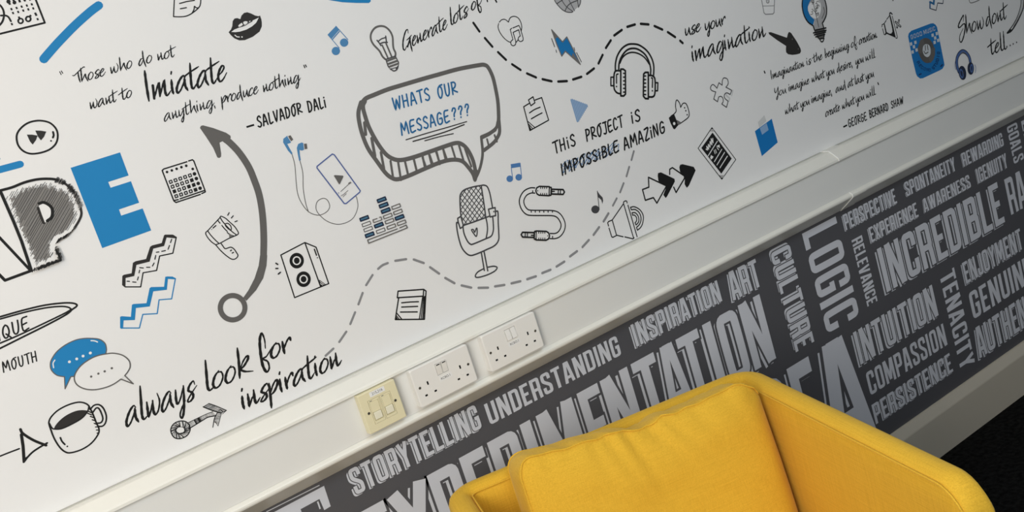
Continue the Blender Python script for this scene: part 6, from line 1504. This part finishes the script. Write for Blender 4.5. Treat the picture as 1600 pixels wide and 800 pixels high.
cover([(0,1.030),(0,1.0336),(-.029,1.0336),(-.0322,1.0326),(-.0558,1.0135),(-.0584,1.0095),(-.0586,1.0042),(-.0545,1.0042),(-.053,1.010),(-.030,1.030)], 2.149, 2.207)
cover([(-.001,.852),(-.003,.8515),(-.0538,.8880),(-.0574,.8910),(-.0590,.8950),(-.0588,.8995),(-.0565,.9022),(-.0455,.9072),(-.0450,.9060),(-.0550,.9000),(-.056,.894),(-.052,.890)], 2.169, 2.228)
def edge(pts):
    bm = bmesh.new(); tube(bm, pts, .0014, 6); tpart('cut_edge', bm, M_WHITE)['label'] = 'cut edge of a joint cover with its highlight painted white'
edge([(2.148,-.002,1.0338),(2.148,-.029,1.0338),(2.148,-.0322,1.0328),(2.148,-.0562,1.0137),(2.148,-.0588,1.0097),(2.148,-.0588,1.0040)])
edge([(2.168,-.0480,.9062),(2.168,-.0570,.9022),(2.168,-.0594,.8990),(2.168,-.0594,.8948),(2.168,-.0576,.8912),(2.168,-.0300,.8710),(2.168,-.0120,.8585)])
# ---------------- sockets ----------------
def boolean_plate(name, body, holes, m, parent):
    a = bpy.data.objects.new('tmp_a', bpy.data.meshes.new('a')); body.to_mesh(a.data); SC.collection.objects.link(a)
    b = bpy.data.objects.new('tmp_b', bpy.data.meshes.new('b')); holes.to_mesh(b.data); SC.collection.objects.link(b)
    md = a.modifiers.new('b', 'BOOLEAN'); md.object = b; md.operation = 'DIFFERENCE'; md.solver = 'EXACT'
    dg = bpy.context.evaluated_depsgraph_get(); me = bpy.data.meshes.new_from_object(a.evaluated_get(dg))
    bpy.data.objects.remove(a); bpy.data.objects.remove(b); body.free(); holes.free(); me.materials.clear(); me.name = name
    return link(name, me, m, parent)
def rplate(bm, w, h, y0, y1, rad, bev):
    n = 6; pts = []
    for cx_, cz, a0 in ((w/2-rad, h/2-rad, 0), (-w/2+rad, h/2-rad, 90), (-w/2+rad, -h/2+rad, 180), (w/2-rad, -h/2+rad, 270)):
        for i in range(n+1): a = R(a0+90*i/n); pts.append((cx_+rad*math.cos(a), cz+rad*math.sin(a)))
    rings = []
    for y, s in ((y1, 0), (y0+bev, 0), (y0+bev*.3, bev*.3), (y0, bev)):
        rings.append([bm.verts.new((x-math.copysign(s, x), y, z-math.copysign(s, z))) for x, z in pts])
    for A, B_ in zip(rings, rings[1:]):
        for i in range(len(pts)): bm.faces.new((A[i], A[(i+1) % len(pts)], B_[(i+1) % len(pts)], B_[i]))
    bm.faces.new(rings[0]); bm.faces.new(rings[-1])
    bmesh.ops.recalc_face_normals(bm, faces=bm.faces)
def flat_text(body, size, loc, parent, m, rot=0):
    cu = bpy.data.curves.new('t', 'FONT'); cu.body = body; cu.size = size; cu.align_x = 'CENTER'; cu.align_y = 'CENTER'; cu.extrude = .00005
    to = bpy.data.objects.new('t', cu); SC.collection.objects.link(to); dg = bpy.context.evaluated_depsgraph_get()
    me = bpy.data.meshes.new_from_object(to.evaluated_get(dg)); bpy.data.objects.remove(to); bpy.data.curves.remove(cu)
    me.transform(Matrix.Rotation(R(90), 4, 'X')); me.materials.clear(); o = link('label_text', me, m, parent); o.location = loc; return o
SW, SH = .1455, .086
def make_socket(label, x, on):
    t = thing('power_socket', label, 'socket', (x, -.056, .9588), 0, 'double sockets on the trunking')
    body = bmesh.new(); rplate(body, SW, SH, -.0115, .0067, .0045, .0022)
    h = bmesh.new(); slots = []
    for sx in (-1, 1):
        cx_ = sx*.0412
        for a, b, w, hh in ((0, .0022, .0040, .0080), (-.0115, -.0212, .0062, .0042), (.0115, -.0212, .0062, .0042)):
            box(h, cx_+a-w/2, cx_+a+w/2, -.02, -.004, b-hh/2, b+hh/2); slots.append((cx_+a, b, w, hh))
        box(h, sx*.0072-.0068, sx*.0072+.0068, -.02, -.007, .0065, .0325)
        bmesh.ops.create_cone(h, segments=16, radius1=.0032, radius2=.0032, depth=.012, cap_ends=True, matrix=Matrix.Translation((sx*.0615, -.012, -.0005)) @ Matrix.Rotation(R(90), 4, 'X'))
    boolean_plate('face_plate', body, h, M_SOCK, t)
    for a, b, w, hh in slots:
        bm = bmesh.new(); box(bm, a-w/2+.0001, a+w/2-.0001, -.0109, -.0035, b-hh/2+.0001, b+hh/2-.0001); o = obj('pin_slot', bm, M_DARK, t)
    for sx in (-1, 1):
        # rocker with two sloping faces
        bm = bmesh.new(); z0, z1, zm = .0072, .0318, .0195; hi, lo = (-.0142, -.0108)
        top, bot = (lo, hi) if on else (hi, lo)
        a = [bm.verts.new((sx*.0072+s*.0060, y, z)) for s in (-1, 1) for y, z in ((-.006, z0), (bot, z0+.0004), (-.0128, zm), (top, z1-.0004), (-.006, z1))]
        for i in range(4): bm.faces.new((a[i], a[i+1], a[5+i+1], a[5+i]))
        bm.faces.new(a[:5]); bm.faces.new(a[5:][::-1]); bm.faces.new((a[0], a[5], a[9], a[4]))
        obj('rocker_switch', bm, M_SOCK, t)
        if not on:
            bm = bmesh.new(); box(bm, sx*.0072-.0042, sx*.0072+.0042, -.0144, -.0136, z1-.0032, z1-.0012); obj('switch_mark', bm, M_DARK, t)
        bm = bmesh.new(); bmesh.ops.create_cone(bm, segments=16, radius1=.0029, radius2=.0025, depth=.003, cap_ends=True, matrix=Matrix.Translation((sx*.0615, -.0098, -.0005)) @ Matrix.Rotation(R(90), 4, 'X'))
        s = obj('screw', bm, M_SCREW, t)
        bm = bmesh.new(); box(bm, sx*.0615-.0021, sx*.0615+.0021, -.01150, -.01125, -.0010, 0); obj('screw_slot', bm, M_DARK, s)
        for c2 in (0,):
            bm = bmesh.new()
            tube(bm, [(sx*.0412+.0055*math.cos(k), -.0115, -.0098+.0055*math.sin(k)) for k in [i*math.pi/8 for i in range(16)]], .00035, 4, True); obj('safety_ring', bm, M_SOCK, t)
    bm = bmesh.new(); box(bm, -.0135, .0180, -.01175, -.0114, -.0082, .0020); lb = obj('paper_label', bm, M_LABEL, t)
    flat_text('RCBO.1', .0072, (.0022, -.0119, -.0030), lb, M_INK)
    return t
make_socket('white double power socket, nearest the cream data outlet, switches showing black marks', .8303, False)
make_socket('white double power socket, rightmost on the trunking, switches pressed down', 1.0132, True)
# data outlet
t = thing('data_outlet', 'cream square data outlet plate with two shuttered ports, left of the power sockets', 'outlet', (.6772, -.056, .9588))
body = bmesh.new(); rplate(body, .0870, .086, -.0115, .0067, .0015, .0015)
h = bmesh.new(); box(h, -.0265, -.0010, -.02, -.0090, -.0275, .0245); box(h, .0010, .0265, -.02, -.0090, -.0275, .0245)
for sx in (-1, 1): bmesh.ops.create_cone(h, segments=16, radius1=.0032, radius2=.0032, depth=.012, cap_ends=True, matrix=Matrix.Translation((sx*.0315, -.012, -.0005)) @ Matrix.Rotation(R(90), 4, 'X'))
boolean_plate('face_plate', body, h, M_MOD, t)
for sx in (-1, 1):
    c = sx*.01375
    bm = bmesh.new()
    for b in ((c-.0121, c+.0121, -.0118, -.0086, -.0270, -.0215), (c-.0121, c+.0121, -.0118, -.0086, .0200, .0240), (c-.0121, c-.0100, -.0118, -.0086, -.0215, .0200), (c+.0100, c+.0121, -.0118, -.0086, -.0215, .0200)): box(bm, *b)
    m_ = obj('port_module', bm, M_MOD, t)
    bm = bmesh.new(); box(bm, c-.0096, c+.0096, -.0112, -.0088, -.0030, .0198, .0006, 1); obj('label_window', bm, M_MOD, m_)
    bm = bmesh.new(); box(bm, c-.0085, c+.0085, -.0135, -.0088, -.0195, -.0035, .0008, 1); obj('shutter', bm, M_SHUT, m_)
    bm = bmesh.new(); box(bm, c-.0085, c-.0035, -.01185, -.0116, .0208, .0222); obj('printed_mark', bm, M_INK, m_)
    bm = bmesh.new(); bmesh.ops.create_cone(bm, segments=16, radius1=.0029, radius2=.0025, depth=.003, cap_ends=True, matrix=Matrix.Translation((sx*.0315, -.0098, -.0005)) @ Matrix.Rotation(R(90), 4, 'X')); s = obj('screw', bm, M_SCREW, t)
    bm = bmesh.new(); box(bm, sx*.0315-.0021, sx*.0315+.0021, -.01150, -.01125, -.0010, 0); obj('screw_slot', bm, M_DARK, s)
bm = bmesh.new(); box(bm, -.0175, .0175, -.01175, -.0114, .0290, .0395); lb = obj('paper_label', bm, M_LABEL, t)
flat_text('215,216', .0078, (0, -.0119, .0342), lb, M_INK)
# ---------------- armchair ----------------
TH = math.atan2(482, 1603); sc_, bc_ = .5125, 1.60
ax = sc_*math.cos(TH)+bc_*math.sin(TH); ay = -sc_*math.sin(TH)+bc_*math.cos(TH)-2
ch = thing('armchair', 'mustard yellow fabric armchair with square arms against the word wall', 'armchair', (ax, ay, 0), -TH)
T_ = .053; HW = .3675-T_/2; YB = .41-T_/2; YF = -.345; RC = .042; TOP = .755; BOT = .16
path = []
for i in range(15): path.append((-HW, YF + (YB-RC-YF)*(i/14)**1.6 if i else YF))
for i in range(1, 9): a = R(180-90*i/8); path.append((-HW+RC+RC*math.cos(a), YB-RC+RC*math.sin(a)))
for i in range(1, 16): path.append((-HW+RC+(2*HW-2*RC)*i/15, YB))
for i in range(1, 9): a = R(90-90*i/8); path.append((HW-RC+RC*math.cos(a), YB-RC+RC*math.sin(a)))
for i in range(1, 15): path.append((HW, YB-RC-(YB-RC-YF)*(1-(1-i/14)**1.6)))
def top_at(y, r=.062):
    d = y-YF
    return TOP if d >= r else TOP-r+math.sqrt(max(0, r*r-(r-d)**2))
def sect(tp): 
    h = T_/2
    return [(-h, BOT), (-h-.001, BOT+.2), (-h-.0015, tp-.10), (-h, tp-.016), (-h+.004, tp-.006), (-h+.012, tp-.001), (0, tp+.0015), (h-.018, tp-.0005), (h-.008, tp-.005), (h-.001, tp-.018), (h, tp-.05), (h, BOT)]
bm = bmesh.new(); rings = []; dense = [path[0]] + [(path[0][0], YF+k) for k in (.003,.008,.015,.025,.036,.048,.06)] + path[3:-3] + [(path[-1][0], YF+k) for k in (.06,.048,.036,.025,.015,.008,.003)] + [path[-1]]
dense = sorted([p for p in dense if p[0] == -HW and p[1] <= YB-RC], key=lambda p: p[1]) + [p for p in dense if not (abs(p[0]) == HW and p[1] <= YB-RC)] + sorted([p for p in dense if p[0] == HW and p[1] <= YB-RC], key=lambda p: -p[1])
for i, p in enumerate(dense):
    a = Vector(dense[max(i-1, 0)]); b = Vector(dense[min(i+1, len(dense)-1)]); tn = (b-a).normalized(); nn = Vector((-tn.y, tn.x))  # left side = outside
    rings.append([bm.verts.new((p[0]+nn.x*(-o_), p[1]+nn.y*(-o_), z)) for o_, z in [(o2, z2) for o2, z2 in sect(top_at(p[1]))]])
n = len(rings[0])
for A, B_ in zip(rings, rings[1:]):
    for k in range(n): bm.faces.new((A[k], A[(k+1) % n], B_[(k+1) % n], B_[k]))
bm.faces.new(rings[0]); bm.faces.new(rings[-1][::-1])
sh = obj('padded_frame', bm, M_FAB, ch, True)
bv = sh.modifiers.new('b', 'BEVEL'); bv.width = .007; bv.segments = 3; bv.limit_method = 'ANGLE'; bv.angle_limit = R(60)
# seam piping along the inner top edge and down the arm fronts
seam = []
for i, p in enumerate(dense):
    a = Vector(dense[max(i-1, 0)]); b = Vector(dense[min(i+1, len(dense)-1)]); tn = (b-a).normalized(); nn = Vector((-tn.y, tn.x))
    seam.append((p[0]-nn.x*(T_/2-.0005), p[1]-nn.y*(T_/2-.0005), top_at(p[1])-.0105))
seam = [(seam[0][0], seam[0][1]+.002, .2)] + [(s[0], max(s[1], YF+.004), s[2]) for s in seam] + [(seam[-1][0], seam[-1][1]+.002, .2)]
bm = bmesh.new(); tube(bm, seam, .0019, 6); obj('seam_piping', bm, M_FAB, ch, True)
bm = bmesh.new(); box(bm, -.312, .312, -.30, .36, .17, .31, .01); obj('base', bm, M_FAB, ch)
bm = bmesh.new(); box(bm, -.308, .308, -.335, .345, .312, .445, .028, 4); obj('seat_cushion', bm, M_FAB, ch, True)
for sx in (-1, 1):
    for y in (-.28, .33):
        bm = bmesh.new(); bmesh.ops.create_cone(bm, segments=16, radius1=.014, radius2=.023, depth=.168, cap_ends=True, matrix=Matrix.Translation((sx*.29, y, .084))); obj('leg', bm, M_LEG, ch, True)
# back cushion: boxed, with wrinkled top
CX, CW = .0370, .526
TPT = [(-1,.828),(-.6,.810),(-.21,.802),(-.02,.786),(.19,.795),(.43,.791),(.6,.793),(.8,.797),(1,.786)]
def interp(t, a):
    for (x0, y0), (x1, y1) in zip(t, t[1:]):
        if a <= x1 or x1 == t[-1][0]:
            k = min(max((a-x0)/(x1-x0), 0), 1); k = k*k*(3-2*k)*.6+k*.4; return y0+(y1-y0)*k
def cush(a, b, c):
    """a across, b depth (-1 front), c height, all -1..1"""
    tp = interp(TPT, a); bt = .452
    z = bt + (tp-bt)*(c+1)/2 - (.040-.009*min(1, max(0, -a-.1)*4))*max(0, c)*(b+1)/2
    x = CX + a*CW/2*(1-.012*(1-c*c)*-1) 
    lean = (1-(c+1)/2)
    yf = .236 - .052*lean; yb = .352 - .012*lean
    side = (1-abs(a)**5)*(1-abs(c)**5); 
    y = yf + (yb-yf)*(b+1)/2
    if b < 0: y -= .034*side*(-b)
    w = 0
    fade = math.exp(-(1-c)/.34)
    for (a0, k, A, wd) in ((-.30, .30, .012, .035), (-.14, .22, .015, .032), (.04, .50, .013, .035), (.17, .62, .010, .030), (-.42, .10, .006, .04), (.40, .5, .005, .05), (-.75, -.2, .004, .05), (.70, .2, .004, .06)):
        d = (a-a0-k*(1-c)*.7)/wd
        w += A*math.exp(-d*d)*fade*(1 if c < .97 else .5)
    q = noise.noise(Vector((a*2.3, c*2.3, 3)))*.006*side
    if b < 0: y += (w+q)*(-b)
    z -= (.002*math.exp(-((a+.33)/.06)**2)+.003*math.exp(-((a-.10)/.05)**2)+.003*math.exp(-((a-.3)/.05)**2)+.0012*math.sin(a*29))*max(0, c)**8*(.4+.6*(1-b)/2)
    # gusset: slightly puffed between the two welts
    if abs(c) == 1: z += math.copysign(.006*(1-b*b)*(1-a**6), c) + .0025*math.sin(a*31+b*3)*(1-b*b)*(c > 0)
    if a == -1: x -= .007*(1-b*b)*(1-c**6)
    if a > .86 and b < 0: y += .020*((a-.86)/.14)**2.2*(-b)*(1-max(0, c)**6)
    # rounded corners
    r = .045; ex = abs(a)*CW/2-(CW/2-r); ez = abs(c)*(tp-bt)/2-((tp-bt)/2-r)
    if ex > 0 and ez > 0:
        l = math.hypot(ex, ez); m2 = max(ex, ez)
        if l > 1e-6: s_ = m2/l; x -= math.copysign(ex*(1-s_)*.85, a); z -= math.copysign(ez*(1-s_)*.85, c)
    return (x, y, z)
bm = bmesh.new(); NA, NB, NC = 56, 8, 44; vd = {}
def gv(i, j, k):
    key = (i, j, k)
    if key not in vd: vd[key] = bm.verts.new(cush(-1+2*i/NA, -1+2*j/NB, -1+2*k/NC))
    return vd[key]
for i in range(NA):
    for k in range(NC):
        bm.faces.new((gv(i,0,k), gv(i+1,0,k), gv(i+1,0,k+1), gv(i,0,k+1))); bm.faces.new((gv(i,NB,k), gv(i,NB,k+1), gv(i+1,NB,k+1), gv(i+1,NB,k)))
    for j in range(NB):
        bm.faces.new((gv(i,j,0), gv(i,j+1,0), gv(i+1,j+1,0), gv(i+1,j,0))); bm.faces.new((gv(i,j,NC), gv(i+1,j,NC), gv(i+1,j+1,NC), gv(i,j+1,NC)))
for j in range(NB):
    for k in range(NC):
        bm.faces.new((gv(0,j,k), gv(0,j,k+1), gv(0,j+1,k+1), gv(0,j+1,k))); bm.faces.new((gv(NA,j,k), gv(NA,j+1,k), gv(NA,j+1,k+1), gv(NA,j,k+1)))
bc = obj('back_cushion', bm, M_FAB, ch, True)
pts = [cush(1-2*i/NA, -1, -1) for i in range(NA)] + [cush(-1, -1, -1+2*k/NC) for k in range(NC)] + [cush(-1+2*i/NA, -1, 1) for i in range(NA+1)] + [cush(1, -1, 1-2*k/NC) for k in range(1, 5)]
bm = bmesh.new(); tube(bm, [(p[0], p[1]-.0005, p[2]) for p in pts], .0019, 6); obj('piping', bm, M_FAB, bc, True)
pts = [cush(-1+2*i/NA, 1, 1) for i in range(NA)] + [cush(1, 1, 1-2*k/NC) for k in range(NC)] + [cush(1-2*i/NA, 1, -1) for i in range(NA)] + [cush(-1, 1, -1+2*k/NC) for k in range(NC)]
bm = bmesh.new(); tube(bm, pts, .0024, 6, True); obj('piping', bm, M_FAB, bc, True)
